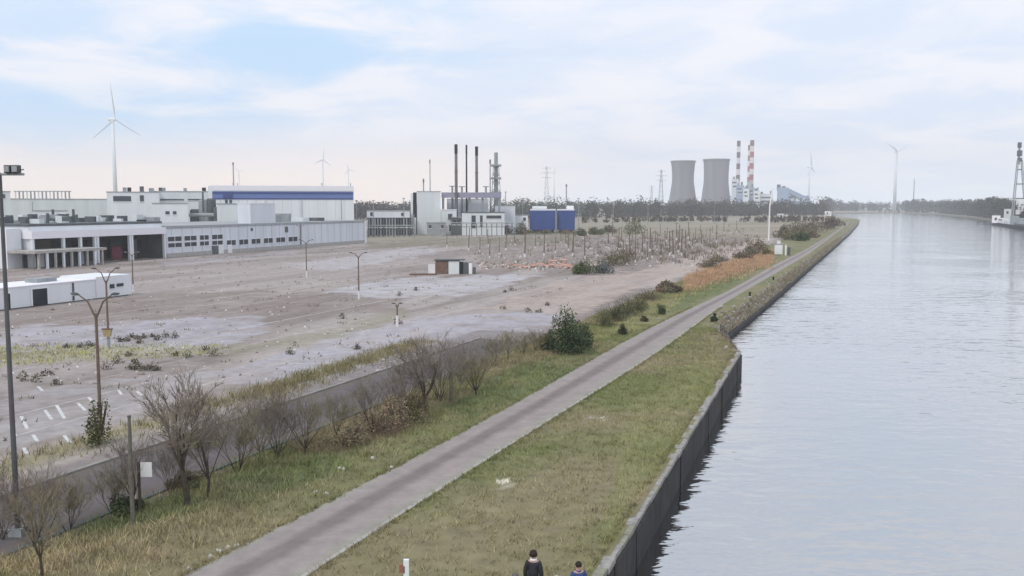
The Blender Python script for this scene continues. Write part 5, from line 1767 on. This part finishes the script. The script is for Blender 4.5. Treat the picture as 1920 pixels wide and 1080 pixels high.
# bushes on the far lot
for i, (x, y, w, h, c, lab) in enumerate(((1100, 514, 5.0, 4.0, (.08, .11, .045), 'bright green bush at the end of the orange barriers'), (1086, 514, 2.6, 2.8, (.10, .13, .05), 'small bright green bush beside the orange barriers'), (1132, 513, 4.6, 3.2, (.12, .13, .125), 'grey-blue bush right of the bright green bush'), (1150, 498, 7, 4.2, OLIVE, 'olive bush behind the grey-blue bush'),
                                        (1172, 494, 7, 4.6, (.135, .12, .065), 'tall olive brown bush among the dark posts'), (1190, 440, 10, 9.0, (.14, .15, .06), 'yellow-green tree standing in front of the dark wood'), (1115, 440, 9, 4.5, (.10, .12, .05), 'green bush right of the blue tanks'), (1090, 442, 7, 4.0, (.09, .115, .05), 'small green bush at the foot of the right blue tank'),
                                        (1140, 436, 9, 4.0, (.14, .135, .08), 'olive bush beyond the blue tanks'), (925, 436, 9, 5.5, (.07, .09, .06), 'dark bush in front of the turbine house'), (945, 438, 8, 5.0, (.08, .09, .06), 'dark bush between turbine house and blue tanks'), (905, 438, 6, 3.5, (.09, .10, .06), 'low bush in front of the white turbine house'), (975, 440, 8, 7.5, (.12, .105, .07), 'brown bush just left of the blue tanks'),
                                        (1408, 478, 5, 3.6, (.20, .165, .13), 'pinkish brown bush above the orange reeds'), (1392, 486, 5, 3.0, (.19, .155, .12), 'brownish bush left of the pinkish brown one'), (1425, 470, 6, 4.2, (.16, .145, .075), 'olive brown bush left of the utility hut'),
                                        (1438, 478, 3.5, 2.2, (.20, .165, .07), 'yellow-brown bush touching the utility hut'), (1330, 502, 5, 2.2, (.185, .165, .11), 'pale brown scrub left above the orange reeds'), (1350, 492, 5, 2.4, (.19, .165, .11), 'pale brown scrub in the middle above orange reeds'),
                                        (1485, 450, 9, 5.5, (.14, .13, .065), 'olive scrub behind the utility hut'), (1505, 452, 8, 5.0, (.055, .085, .035), 'dark green bush by the towpath beyond the hut'), (1500, 438, 14, 8.5, (.14, .12, .075), 'large brownish scrub mound beyond the hut'), (1524, 436, 14, 8.5, (.145, .115, .085), 'large reddish brown scrub mound far along bank'),
                                        (1548, 430, 16, 9.5, (.13, .105, .085), 'purplish brown scrub mound nearest the inlet'), (1520, 446, 7, 4.0, (.17, .15, .09), 'pale olive scrub by the far towpath'), (1470, 446, 9, 6.5, (.13, .125, .07), 'olive scrub mound right of the white mast'), (1562, 424, 14, 7.0, (.15, .125, .095), 'last brown scrub mound at the tip of the bank'))):
    dist = at(x, y).length
    bush('scrub_bush', lab, x, y, w, h * .9, c, 1000, max(.24, dist * .0013), seed=60 + i, stem=dist < 240)

for i, (x, y, w, h, c) in enumerate(((705, 437, 8, 3.2, OLIVE), (730, 437, 9, 2.6, BROWN), (752, 437, 7, 3.0, OLIVE), (786, 437, 7, 2.2, BROWN), (812, 437, 6, 3.4, OLIVE), (858, 437, 8, 3.0, (.10, .11, .08)), (882, 437, 7, 3.8, (.085, .10, .08)), (960, 437, 8, 4.6, (.085, .10, .08)), (985, 438, 7, 3.0, OLIVE),
                                     (1020, 438, 8, 2.0, OLIVE), (1060, 438, 8, 2.4, BROWN))):
    bush('scrub_bush', ('olive', 'brown', 'low olive', 'low brown', 'taller olive', 'grey-green', 'dark grey-green', 'large grey-green', 'small olive', 'flat olive', 'flat brown')[i] + ' scrub ' + ('at the right corner of the long wing', 'in front of the white sheds, left part', 'in front of the white sheds, right part', 'at the foot of the power house', 'before the grey shed by the power house', 'before the dark switch house', 'before the middle of the turbine house', 'left of the blue blocks', 'just left below the blue blocks', 'below the left blue block', 'below the right blue block')[i], x, y, w, h, c, 700, .5, seed=140 + i, stem=False)

# small dark shrubs dotted over the near lot
rr = random.Random(4)
sh = []
for i, (x, y) in enumerate(((238, 640), (249, 633), (258, 636), (270, 634), (285, 632), (296, 638), (313, 634), (327, 634), (223, 641), (262, 644), (168, 650), (153, 652), (126, 652), (242, 668), (330, 668), (352, 671), (386, 659), (401, 668), (221, 681), (252, 682), (106, 722), (89, 704), (70, 716), (46, 714), (198, 693), (245, 692), (256, 693), (269, 694), (283, 695), (294, 695),
                             (780, 545), (946, 548), (958, 545), (944, 580), (1011, 586), (1027, 573), (990, 586), (747, 608), (748, 555), (640, 598), (545, 665), (668, 655))):
    rg = np.random.default_rng(300 + i)
    p = at(x, y)
    k = rr.uniform(.6, 1.15)
    tg = bush('weed_shrub', 'small dark weed tuft growing through the lot paving', x, y, 1.1 * k, .75 * k, (.14, .125, .09), 120, .12, seed=300 + i, group='dark weed tufts on the lot', cat='weed', stem=False)

# weeds, verge grass, reeds: masses
def blades(P, h, w, cols, lean=.35, rng=RNG):
    n = len(P)
    a = rng.uniform(0, 2 * np.pi, n)
    ln = rng.normal(size=(n, 2)) * lean
    hh = h * rng.uniform(.6, 1.3, n)
    d = np.stack([np.cos(a), np.sin(a), np.zeros(n)], 1) * (w * .5)
    tip = P + np.stack([ln[:, 0] * hh, ln[:, 1] * hh, hh], 1)
    V = np.stack([P - d, P + d, tip], 1).reshape(-1, 3)
    return V, np.arange(n * 3).reshape(-1, 3), np.repeat(cols, 3, 0)


def tuft_points(n, per, r, sampler):
    c = np.array([sampler() for _ in range(n)])
    P = np.repeat(c, per, 0)
    P[:, :2] += RNG.normal(size=(n * per, 2)) * r
    return P


def bank_sample():
    s = 18 + 72 * random.random() ** .8
    lo, hi = t_bank(s) + .35, 26.8
    while True:
        t = random.uniform(lo, hi)
        if not (t_pr(s) - .25 < t < t_pl(s) + .1):
            p = st(s, t)
            return p.x, p.y, 0.0


P = tuft_points(11000, 6, .12, bank_sample)
px, py = proj(P)
cols = grass_cols(P) * (1 + RNG.normal(size=(len(P), 1)) * .22)
V, F, Cc = blades(P, .17, .035, np.clip(cols * 1.5, .02, 1), .6)
tag(link_mesh('verge_grass', np_mesh('verge_grass', V, F, M_leaf, Cc)), 'short green and dry grass on the canal bank', 'grass', kind='stuff')


def verge_sample():
    s = 18 + 180 * random.random() ** 1.3
    t = t_pl(s) + .6 + (27 - t_pl(s) - .6) * random.random() ** .55
    p = st(s, t)
    return p.x, p.y, 0.0


P = tuft_points(7600, 9, .22, verge_sample)
cols = 1.6 * grass_cols(P) * np.repeat(RNG.choice([.75, 1.0, 1.2], len(P) // 9), 9)[:, None] * (1 + RNG.normal(size=(len(P), 1)) * .2)
V, F, Cc = blades(P, .27, .038, np.clip(cols, .02, 1), .5)
tag(link_mesh('rough_grass', np_mesh('rough_grass', V, F, M_leaf, Cc)), 'rough taller grass between towpath and lot', 'grass', kind='stuff')


def edge_sample():
    s = 18 + 90 * random.random() ** 1.2
    t = random.choice((t_pl(s) + abs(random.gauss(0, .16)) - .07, t_pr(s) - .22 - abs(random.gauss(0, .14)), t_bank(s) + .22 + abs(random.gauss(0, .15))))
    p = st(s, t)
    return p.x, p.y, 0.01


def slope_sample():
    s = 78 + random.random() ** 1.5 * 300
    f = random.random()
    a, b = t_bank(s), min(t_pile(s), t_bank(s) - .3)
    p = st(s, a + (b - a) * f)
    return p.x, p.y, -1.38 * f


P = tuft_points(1500, 7, .12, slope_sample)
V, F, Cc = blades(P, .42, .06, np.clip(np.array((.27, .23, .145)) * (1 + RNG.normal(size=(len(P), 1)) * .3), .02, 1), .5)
tag(link_mesh('slope_grass', np_mesh('slope_grass', V, F, M_leaf, Cc)), 'dry grass growing between the waterside stones', 'grass', kind='stuff')
P = tuft_points(2600, 7, .06, edge_sample)
cols = 1.35 * grass_cols(P) * (1 + RNG.normal(size=(len(P), 1)) * .22)
V, F, Cc = blades(P, .16, .03, np.clip(cols, .02, 1), .6)
tag(link_mesh('edge_grass', np_mesh('edge_grass', V, F, M_leaf, Cc)), 'grass creeping over the edges of towpath and quay', 'grass', kind='stuff')


def olive_sample():
    s = 20 + 52 * random.random()
    if s < 42 and random.random() < .55:
        s += 26
    t = random.gauss(36.3, .9) - (.0 if s < 45 else .5)
    p = st(s, t)
    return p.x, p.y, 0.0


P = tuft_points(700, 9, .4, olive_sample)
b_ = np.array((.30, .255, .14)); g_ = np.array((.21, .195, .095))
f = np.repeat(RNG.random(len(P) // 9), 9)[:, None]
V, F, Cc = blades(P, .40, .05, np.clip((b_ * f + g_ * (1 - f)) * (1 + RNG.normal(size=(len(P), 1)) * .2), .02, 1), .4)
tag(link_mesh('dry_grass', np_mesh('dry_grass', V, F, M_leaf, Cc)), 'strip of yellowish dry grass between road and lot', 'grass', kind='stuff')


def yellow_sample():
    while True:
        p = at(random.uniform(-10, 420), random.uniform(646, 690))
        x, y = proj(np.array([p]))
        if y[0] < 690 - (x[0] * .06):
            return p.x, p.y, 0.0


P = tuft_points(300, 8, .5, yellow_sample)
V, F, Cc = blades(P, .22, .07, np.clip(np.array((.40, .38, .16)) * (1 + RNG.normal(size=(len(P), 1)) * .25), .02, 1), .4)
tag(link_mesh('yellow_weeds', np_mesh('yellow_weeds', V, F, M_leaf, Cc)), 'band of yellow-green weeds across the near lot', 'weeds', kind='stuff')

P = []
for k in range(1700):
    p = at(*random.choice(((random.uniform(1290, 1440), 0),))[:1], 500) if False else None
    x = random.uniform(1285, 1450)
    y = 530 - (x - 1285) * .315 + random.gauss(0, 8) + 2
    q = at(x, y)
    P.append((q.x, q.y, 0))
P = np.repeat(np.array(P), 8, 0)
P[:, :2] += RNG.normal(size=(len(P), 2)) * .3
V, F, Cc = blades(P, .5, .14, np.clip(np.array((.50, .335, .215)) * (1 + RNG.normal(size=(len(P), 1)) * .2), .02, 1), .25)
tag(link_mesh('orange_reeds', np_mesh('orange_reeds', V, F, M_leaf, Cc)), 'orange-brown reeds beside the towpath', 'reeds', kind='stuff')


def lotweed_sample():
    while True:
        s, t = random.uniform(24, 330), random.choice((random.uniform(38, 150), 40 + 5.2 * random.randint(0, 20) + random.gauss(0, .35)))
        p = st(s, t)
        x, y = proj(np.array([p]))
        if -20 < x[0] < 1450:
            return p.x, p.y, 0.0


P = tuft_points(800, 6, .3, lotweed_sample)
f = np.repeat(RNG.random(len(P) // 6), 6)[:, None]
V, F, Cc = blades(P, .24, .12, np.clip((np.array((.27, .23, .16)) * f + np.array((.19, .165, .115)) * (1 - f)) * (1 + RNG.normal(size=(len(P), 1)) * .2), .02, 1), .5)
tag(link_mesh('lot_weeds', np_mesh('lot_weeds', V, F, M_leaf, Cc)), 'thin dry weeds in rows across the lot', 'weeds', kind='stuff')

def farscrub_sample():
    x = 860 + 560 * max(random.random(), random.random()) ** .8
    p = at(x, random.triangular(427, 500, 452) + random.gauss(0, 3))
    s, t = to_st(p)
    if t < 32:
        p = st(s, 32 + random.random() * 30)
    return p.x, p.y, 0.0


P = tuft_points(420, 8, .5, farscrub_sample)
f = np.repeat(RNG.random(len(P) // 8), 8)[:, None]
V, F, Cc = blades(P, 1.15, .16, np.clip((np.array((.21, .165, .13)) * f + np.array((.16, .145, .085)) * (1 - f)) * (1 + RNG.normal(size=(len(P), 1)) * .2), .02, 1), .35)
tag(link_mesh('far_weeds', np_mesh('far_weeds', V, F, M_leaf, Cc)), 'tall brown dry weeds between the posts of the far lot', 'weeds', kind='stuff')

# roadside stones by the towpath
V, F, Cc = [], [], []
for x, y in ((358, 1066), (395, 1046), (410, 1032), (424, 1030), (443, 1023), (430, 1026), (735, 878), (668, 838), (590, 922), (612, 926), (945, 908), (938, 905), (1110, 785), (1130, 784), (640, 880), (700, 860)):
    for k in range(3):
        p = at(x + random.uniform(-4, 4), y + random.uniform(-2, 2)); g = random.uniform(.4, .62)
        chunk(p, random.uniform(.06, .14), (g, g * .96, g * .88))
tag(link_mesh('pale_stones', np_mesh('pale_stones', V, F, M_paint_ground, np.array(Cc))), 'few pale stones lying in the grass', 'stones', kind='stuff')

# far woods: masses
def wood(name, label, line, ntree, h, hv, rows, row_gap, leaf, n_per, base, seed, bare=.4):
    rg = np.random.default_rng(seed)
    L_ = np.array([(p.x, p.y) for p in line])
    seg = np.concatenate([[0], np.cumsum(np.linalg.norm(np.diff(L_, axis=0), axis=1))])
    Pn, cols, sz = [], [], []
    tv, tf = MB(), None
    for k in range(ntree):
        u = rg.uniform(0, seg[-1])
        x, y = np.interp(u, seg, L_[:, 0]), np.interp(u, seg, L_[:, 1])
        off = rg.integers(0, rows) * row_gap + rg.uniform(-.4, .4) * row_gap
        dirv = np.array((x, y)) / math.hypot(x, y)
        x, y = x + dirv[0] * off, y + dirv[1] * off
        hh = h * (1 + rg.normal() * hv)
        w = hh * rg.uniform(.22, .36)
        lum = [(x + rg.normal() * w * .5, y + rg.normal() * w * .5, hh * rg.uniform(.4, .8), w * .6, w * .6, hh * rg.uniform(.18, .3)) for _ in range(5)] + [(x, y, hh * .3, w, w, hh * .3)]
        p, _ = crown_points(n_per, lum, rg)
        p[:, 2] = np.maximum(p[:, 2], .2)
        c = np.array(base) * rg.uniform(.6, 1.45) * np.array((rg.uniform(.9, 1.2), 1, rg.uniform(.85, 1.15)))
        Pn.append(p); cols.append(np.tile(c, (n_per, 1)) * (1 + rg.normal(size=(n_per, 1)) * .25)); sz.append(rg.uniform(.6, 1.4, n_per) * leaf)
    P = np.concatenate(Pn)
    V, F, Cc = leaf_quads(P, np.concatenate(sz), np.clip(np.concatenate(cols), .004, 1), aspect=.8, rng=rg)
    return tag(link_mesh(name, np_mesh(name, V, F, M_leaf, Cc)), label, 'wood', kind='stuff')


g = lambda x, Y: Vector((atd(x, 386, Y).x, Y, 0))
W1 = (.062, .062, .05)
wood('distant_wood', 'dark bare wood before the cooling towers', [g(1195, 1000), g(1330, 1050), g(1450, 1100), g(1550, 1150)], 330, 15.5, .26, 4, 14, 1.7, 120, W1, 1)
wood('distant_wood', 'wood behind the blue tanks', [g(925, 900), g(1060, 880), g(1200, 980)], 190, 15.5, .27, 3, 14, 1.6, 120, (.075, .085, .055), 2)
wood('distant_wood', 'grey wood behind the low white sheds', [g(640, 800), g(800, 820)], 120, 15.5, .08, 3, 12, 1.8, 80, (.07, .07, .06), 3)
wood('distant_wood', 'hazy wood along the far bank', [g(1545, 1500), g(1560, 2020), g(1640, 2080), g(1720, 2000)], 260, 20, .22, 4, 20, 2.6, 110, (.06, .062, .055), 4)
wood('distant_wood', 'low wood left of the far factory roofs', [g(-40, 900), g(300, 900), g(640, 900)], 160, 10, .1, 2, 12, 2.2, 60, W1, 5)
wood('distant_wood', 'wood running to the horizon behind the power station', [g(940, 2300), g(1250, 2500), g(1560, 2500)], 200, 20, .12, 2, 20, 4.5, 60, W1, 6)
wood('field_scrub', 'low brown scrub along the far edge of the fields', [g(1090, 620), g(1300, 700), g(1450, 650), g(1545, 720)], 170, 4.2, .3, 4, 12, 1.1, 50, (.11, .10, .075), 8)
wood('bank_scrub', 'low scrub along the foot of the far bank', [at(1640, 398.3)] + [p + Vector((p.x, p.y, 0)).normalized() * 3 for p in farbank], 260, 4.5, .3, 2, 5, 1.3, 50, (.075, .075, .06), 9)
# trees of the right bank, told apart by their crowns
rgb = np.random.default_rng(77)
tm = []
for k in range(4):
    lum = [(rgb.normal() * 2.6, rgb.normal() * 2.6, rgb.uniform(7, 15), 3.0, 3.0, 3.6) for _ in range(8)] + [(0, 0, 6, 4.5, 4.5, 5.5)]
    p, idx = crown_points(420, lum, rgb)
    lc = tint(len(lum), (.062, .068, .045), .3, rgb)[idx]
    V, F, Cc = leaf_quads(p, rgb.uniform(.7, 1.4, 420) * 1.5, np.clip(lc * (1 + rgb.normal(size=(420, 1)) * .2), .004, 1), aspect=.8, rng=rgb)
    mtk = MB(); mtk.path([(0, 0, 0), (.1, 0, 6), (0, .1, 12)], [.45, .32, .1], 6)
    tm.append((mtk.mesh('trunk', M_bark), np_mesh('crown', V, F, M_leaf, Cc)))
fb = [at(1690, 398.2)] + farbank
k = 0
for x in np.arange(1700, 1925, 5.4):
    for row in range(2):
        yb = np.interp(x, (1700, 1760, 1820, 1870, 1925), (398.2, 400, 405, 411.5, 422))
        b = at(x + random.uniform(-2, 2), yb - .4 - row * .8)
        dirv = Vector((b.x, b.y, 0)).normalized()
        b = b + dirv * (6 + row * 22)
        ht = 12 + (386 - (373.5 + random.uniform(-3, 4) - (5 if 1845 < x < 1885 else 0))) * b.y / FPX
        tg = thing('bank_tree', 'bushy grey-green tree in the row along the right bank', 'tree', (b.x, b.y, 0), 'trees along the right bank')
        T = tm[k % 4]; k += 1
        link_mesh('trunk', T[0], tg); link_mesh('crown', T[1], tg)
        s_ = ht / 18.5
        tg.scale = (s_ * random.uniform(.8, 1.2), s_ * random.uniform(.8, 1.2), s_); tg.rotation_euler = (0, 0, random.uniform(0, 6.28))

# ---------------------------------------------------------------- people by the quay, only head and shoulders in frame
def skin_mesh(name, verts, edges, radii, m, levels=2, root=0):
    me = bpy.data.meshes.new(name)
    me.from_pydata(verts, edges, [])
    o = bpy.data.objects.new(name, me)
    COL.objects.link(o)
    sk = o.modifiers.new('skin', 'SKIN')
    sk.branch_smoothing = .6
    for i, r in enumerate(radii):
        me.skin_vertices[0].data[i].radius = (r, r) if isinstance(r, (int, float)) else r
        me.skin_vertices[0].data[i].use_root = (i == root)
    sb = o.modifiers.new('sub', 'SUBSURF'); sb.levels = sb.render_levels = levels
    dg = bpy.context.evaluated_depsgraph_get()
    dg.update()
    nm = bpy.data.meshes.new_from_object(o.evaluated_get(dg))
    bpy.data.objects.remove(o)
    bpy.data.meshes.remove(me)
    nm.materials.clear(); nm.materials.append(m)
    nm.shade_smooth()
    nm.name = name
    return nm


def join_mesh(name, meshes, m):
    bm = bmesh.new()
    for x in meshes:
        bm.from_mesh(x)
    me = bpy.data.meshes.new(name)
    bm.to_mesh(me); bm.free()
    me.materials.append(m); me.shade_smooth()
    return me


def person(label, px, py, h, rot, m_jacket, m_hair, hair_r=1.0, scarf=None, group=None, m_trousers=None, lift=0.0):
    b = at(px, py)
    d = (Vector((b.x, b.y, 0)))
    k = h / 1.75
    tg = thing('person', label, 'person', (b.x, b.y, 0), group)
    J = {'pelvis': (0, 0, .94), 'waist': (0, 0, 1.08), 'chest': (0, 0, 1.28), 'upper': (0, 0, 1.40), 'neck': (0, -.005, 1.49), 'skull': (0, -.02, 1.58), 'crown': (0, -.01, 1.66)}
    Rr = {'pelvis': (.155, .115), 'waist': (.14, .105), 'chest': (.165, .12), 'upper': (.13, .09), 'neck': .055, 'skull': .082, 'crown': .085}
    E = [('pelvis', 'waist'), ('waist', 'chest'), ('chest', 'upper'), ('upper', 'neck'), ('neck', 'skull'), ('skull', 'crown')]
    for s, n in ((-1, 'l'), (1, 'r')):
        J.update({n + 'sho': (s * .17, 0, 1.405), n + 'elb': (s * .235, .03, 1.12), n + 'wri': (s * .24, -.05, .88), n + 'palm': (s * .24, -.07, .80), n + 'hip': (s * .09, 0, .88), n + 'kne': (s * .10, -.01, .48), n + 'ank': (s * .10, .02, .09), n + 'toe': (s * .11, -.15, .04)})
        Rr.update({n + 'sho': .06, n + 'elb': .043, n + 'wri': .03, n + 'palm': (.04, .02), n + 'hip': .088, n + 'kne': .058, n + 'ank': .042, n + 'toe': .035})
        E += [('upper', n + 'sho'), (n + 'sho', n + 'elb'), (n + 'elb', n + 'wri'), (n + 'wri', n + 'palm'), ('pelvis', n + 'hip'), (n + 'hip', n + 'kne'), (n + 'kne', n + 'ank'), (n + 'ank', n + 'toe')]
    ks = list(J)
    body = skin_mesh('body', [J[q] for q in ks], [(ks.index(a), ks.index(c)) for a, c in E], [Rr[q] for q in ks], M_skin)
    extra = [body]
    for s in (-1, 1):
        for i, (dx, ln) in enumerate(((-.026, .07), (-.009, .08), (.009, .076), (.026, .06))):
            m = MB(); m.path([(s * .24 + dx * .5, -.07 + dx, .815), (s * .24 + dx * .4, -.078 + dx, .815 - ln * .8), (s * .24 - s * .008, -.092 + dx, .815 - ln * 1.35)], [.0095, .0085, .006], 6); extra.append(m.mesh('finger', M_skin))
        m = MB(); m.path([(s * .225, -.085, .84), (s * .215, -.115, .80), (s * .22, -.125, .765)], [.011, .010, .007], 6); extra.append(m.mesh('thumb', M_skin))
        m = MB(); m.path([(s * .083, .0, 1.575), (s * .093, .008, 1.60), (s * .086, .006, 1.625)], [.012, .02, .012], 6); extra.append(m.mesh('ear', M_skin))
    m = MB(); m.path([(0, -.095, 1.625), (0, -.118, 1.588), (0, -.098, 1.575)], [.010, .015, .012], 6); extra.append(m.mesh('nose', M_skin))
    link_mesh('body', join_mesh('body', extra, M_skin), tg)
    for s in (-1, 1):
        m = MB(); m.path([(s * .032, -.094, 1.622), (s * .032, -.099, 1.622)], [.012, .009], 8); link_mesh('eye', m.mesh('eye', M_black), tg)
    m = MB(); m.path([(-.024, -.091, 1.548), (0, -.097, 1.546), (.024, -.091, 1.548)], [.005, .007, .005], 6); link_mesh('mouth', m.mesh('mouth', mat('lips', (.36, .15, .13))), tg)
    jk = ['pelvis', 'waist', 'chest', 'upper'] + [n + q for n in 'lr' for q in ('sho', 'elb', 'wri')]
    je = [e for e in E if e[0] in jk and e[1] in jk]
    grow_ = lambda r, a: (r[0] + a, r[1] + a) if isinstance(r, tuple) else r + a
    link_mesh('jacket', skin_mesh('jacket', [J[q] for q in jk], [(jk.index(a), jk.index(c)) for a, c in je], [grow_(Rr[q], .03) for q in jk], m_jacket), tg)
    tk = ['pelvis'] + [n + q for n in 'lr' for q in ('hip', 'kne', 'ank')]
    te = [e for e in E if e[0] in tk and e[1] in tk]
    link_mesh('trousers', skin_mesh('trousers', [J[q] for q in tk], [(tk.index(a), tk.index(c)) for a, c in te], [grow_(Rr[q], .018) for q in tk], m_trousers or M_dgrey), tg)
    for s in (-1, 1):
        m = MB(); m.path([(s * .10, .06, .05), (s * .10, -.03, .055), (s * .112, -.19, .045)], [.05, .055, .04], 8); link_mesh('shoe', m.mesh('shoe', M_black), tg)
    m = MB(); n = 18
    for i in range(7):
        ph = math.pi * .62 * i / 6
        for j in range(n):
            th = 2 * math.pi * j / n
            fr = max(0, -math.sin(th))
            ph2 = ph * (1 - .42 * fr)
            rr_ = .101 * hair_r * (1 + .04 * math.sin(7 * th + 3 * ph))
            m.v.append((rr_ * math.sin(ph2) * math.cos(th), .008 + rr_ * 1.05 * math.sin(ph2) * math.sin(th), 1.635 + rr_ * 1.08 * math.cos(ph2)))
    for i in range(6):
        for j in range(n):
            m.f.append((i * n + j, (i + 1) * n + j, (i + 1) * n + (j + 1) % n, i * n + (j + 1) % n))
    me = m.mesh('hair', m_hair); me.shade_smooth(); link_mesh('hair', me, tg)
    if scarf:
        m = MB(); m.lathe(((.075, 1.435), (.10, 1.45), (.105, 1.49), (.085, 1.525), (.06, 1.50)), (0, 0, 0), 18, closed=False); me = m.mesh('scarf', scarf); me.shade_smooth(); link_mesh('scarf', me, tg)
    else:
        m = MB(); m.lathe(((.08, 1.44), (.085, 1.47), (.07, 1.485), (.06, 1.45)), (0, 0, 0), 18, closed=False); me = m.mesh('collar', m_jacket); me.shade_smooth(); link_mesh('collar', me, tg)
    tg.scale = (k, k, k)
    tg.rotation_euler = (0, 0, rot)
    return tg


M_bluejk = mat('blue_jacket', (.045, .07, .19), .85, var=.2, scale=6)
M_blackjk = mat('black_jacket', (.03, .03, .034), .8, var=.4, scale=5)
M_greyjk = mat('grey_jacket', (.20, .21, .24), .85, var=.3, scale=5)
person('person in a blue jacket with short dark hair nearest the quay wall', 1084, 1160, 1.74, math.pi + .3, M_bluejk, M_hair)
person('person in a black jacket with a white scarf, tallest at the bottom edge', 1000, 1141, 1.80, math.pi - .2, M_blackjk, M_hair, 1.18, M_signw)
person('person in a grey jacket barely above the bottom edge, left of the white scarf', 966, 1183, 1.72, math.pi, M_greyjk, mat('grey_hair', (.12, .11, .10), .7, var=.3, scale=20))
person('person with pale hair barely above the bottom edge, right of the white scarf', 1043, 1190, 1.73, math.pi + .4, mat('white_jacket', (.6, .6, .6), .85, var=.1), mat('pale_hair', (.42, .40, .36), .7, var=.3, scale=20))
b = at(760, 1123)
mp = thing('marker_post', 'white marker post with a red side plate in the grass at bottom', 'post', (b.x, b.y, 0))
zt = atd(760, 1049, b.y).z
m = MB(); m.box((b.x + .04, b.y, zt / 2), (.16, .12, zt)); m.build('post', M_signw, mp)
m = MB(); m.box((b.x - .11, b.y - .01, zt - .28), (.13, .06, .26)); m.build('plate', mat('faded_plate', (.36, .15, .11), .7), mp)
m = MB(); m.box((b.x - .02, b.y - .066, zt - .30), (.03, .01, .22)); m.build('slot', M_black, mp)
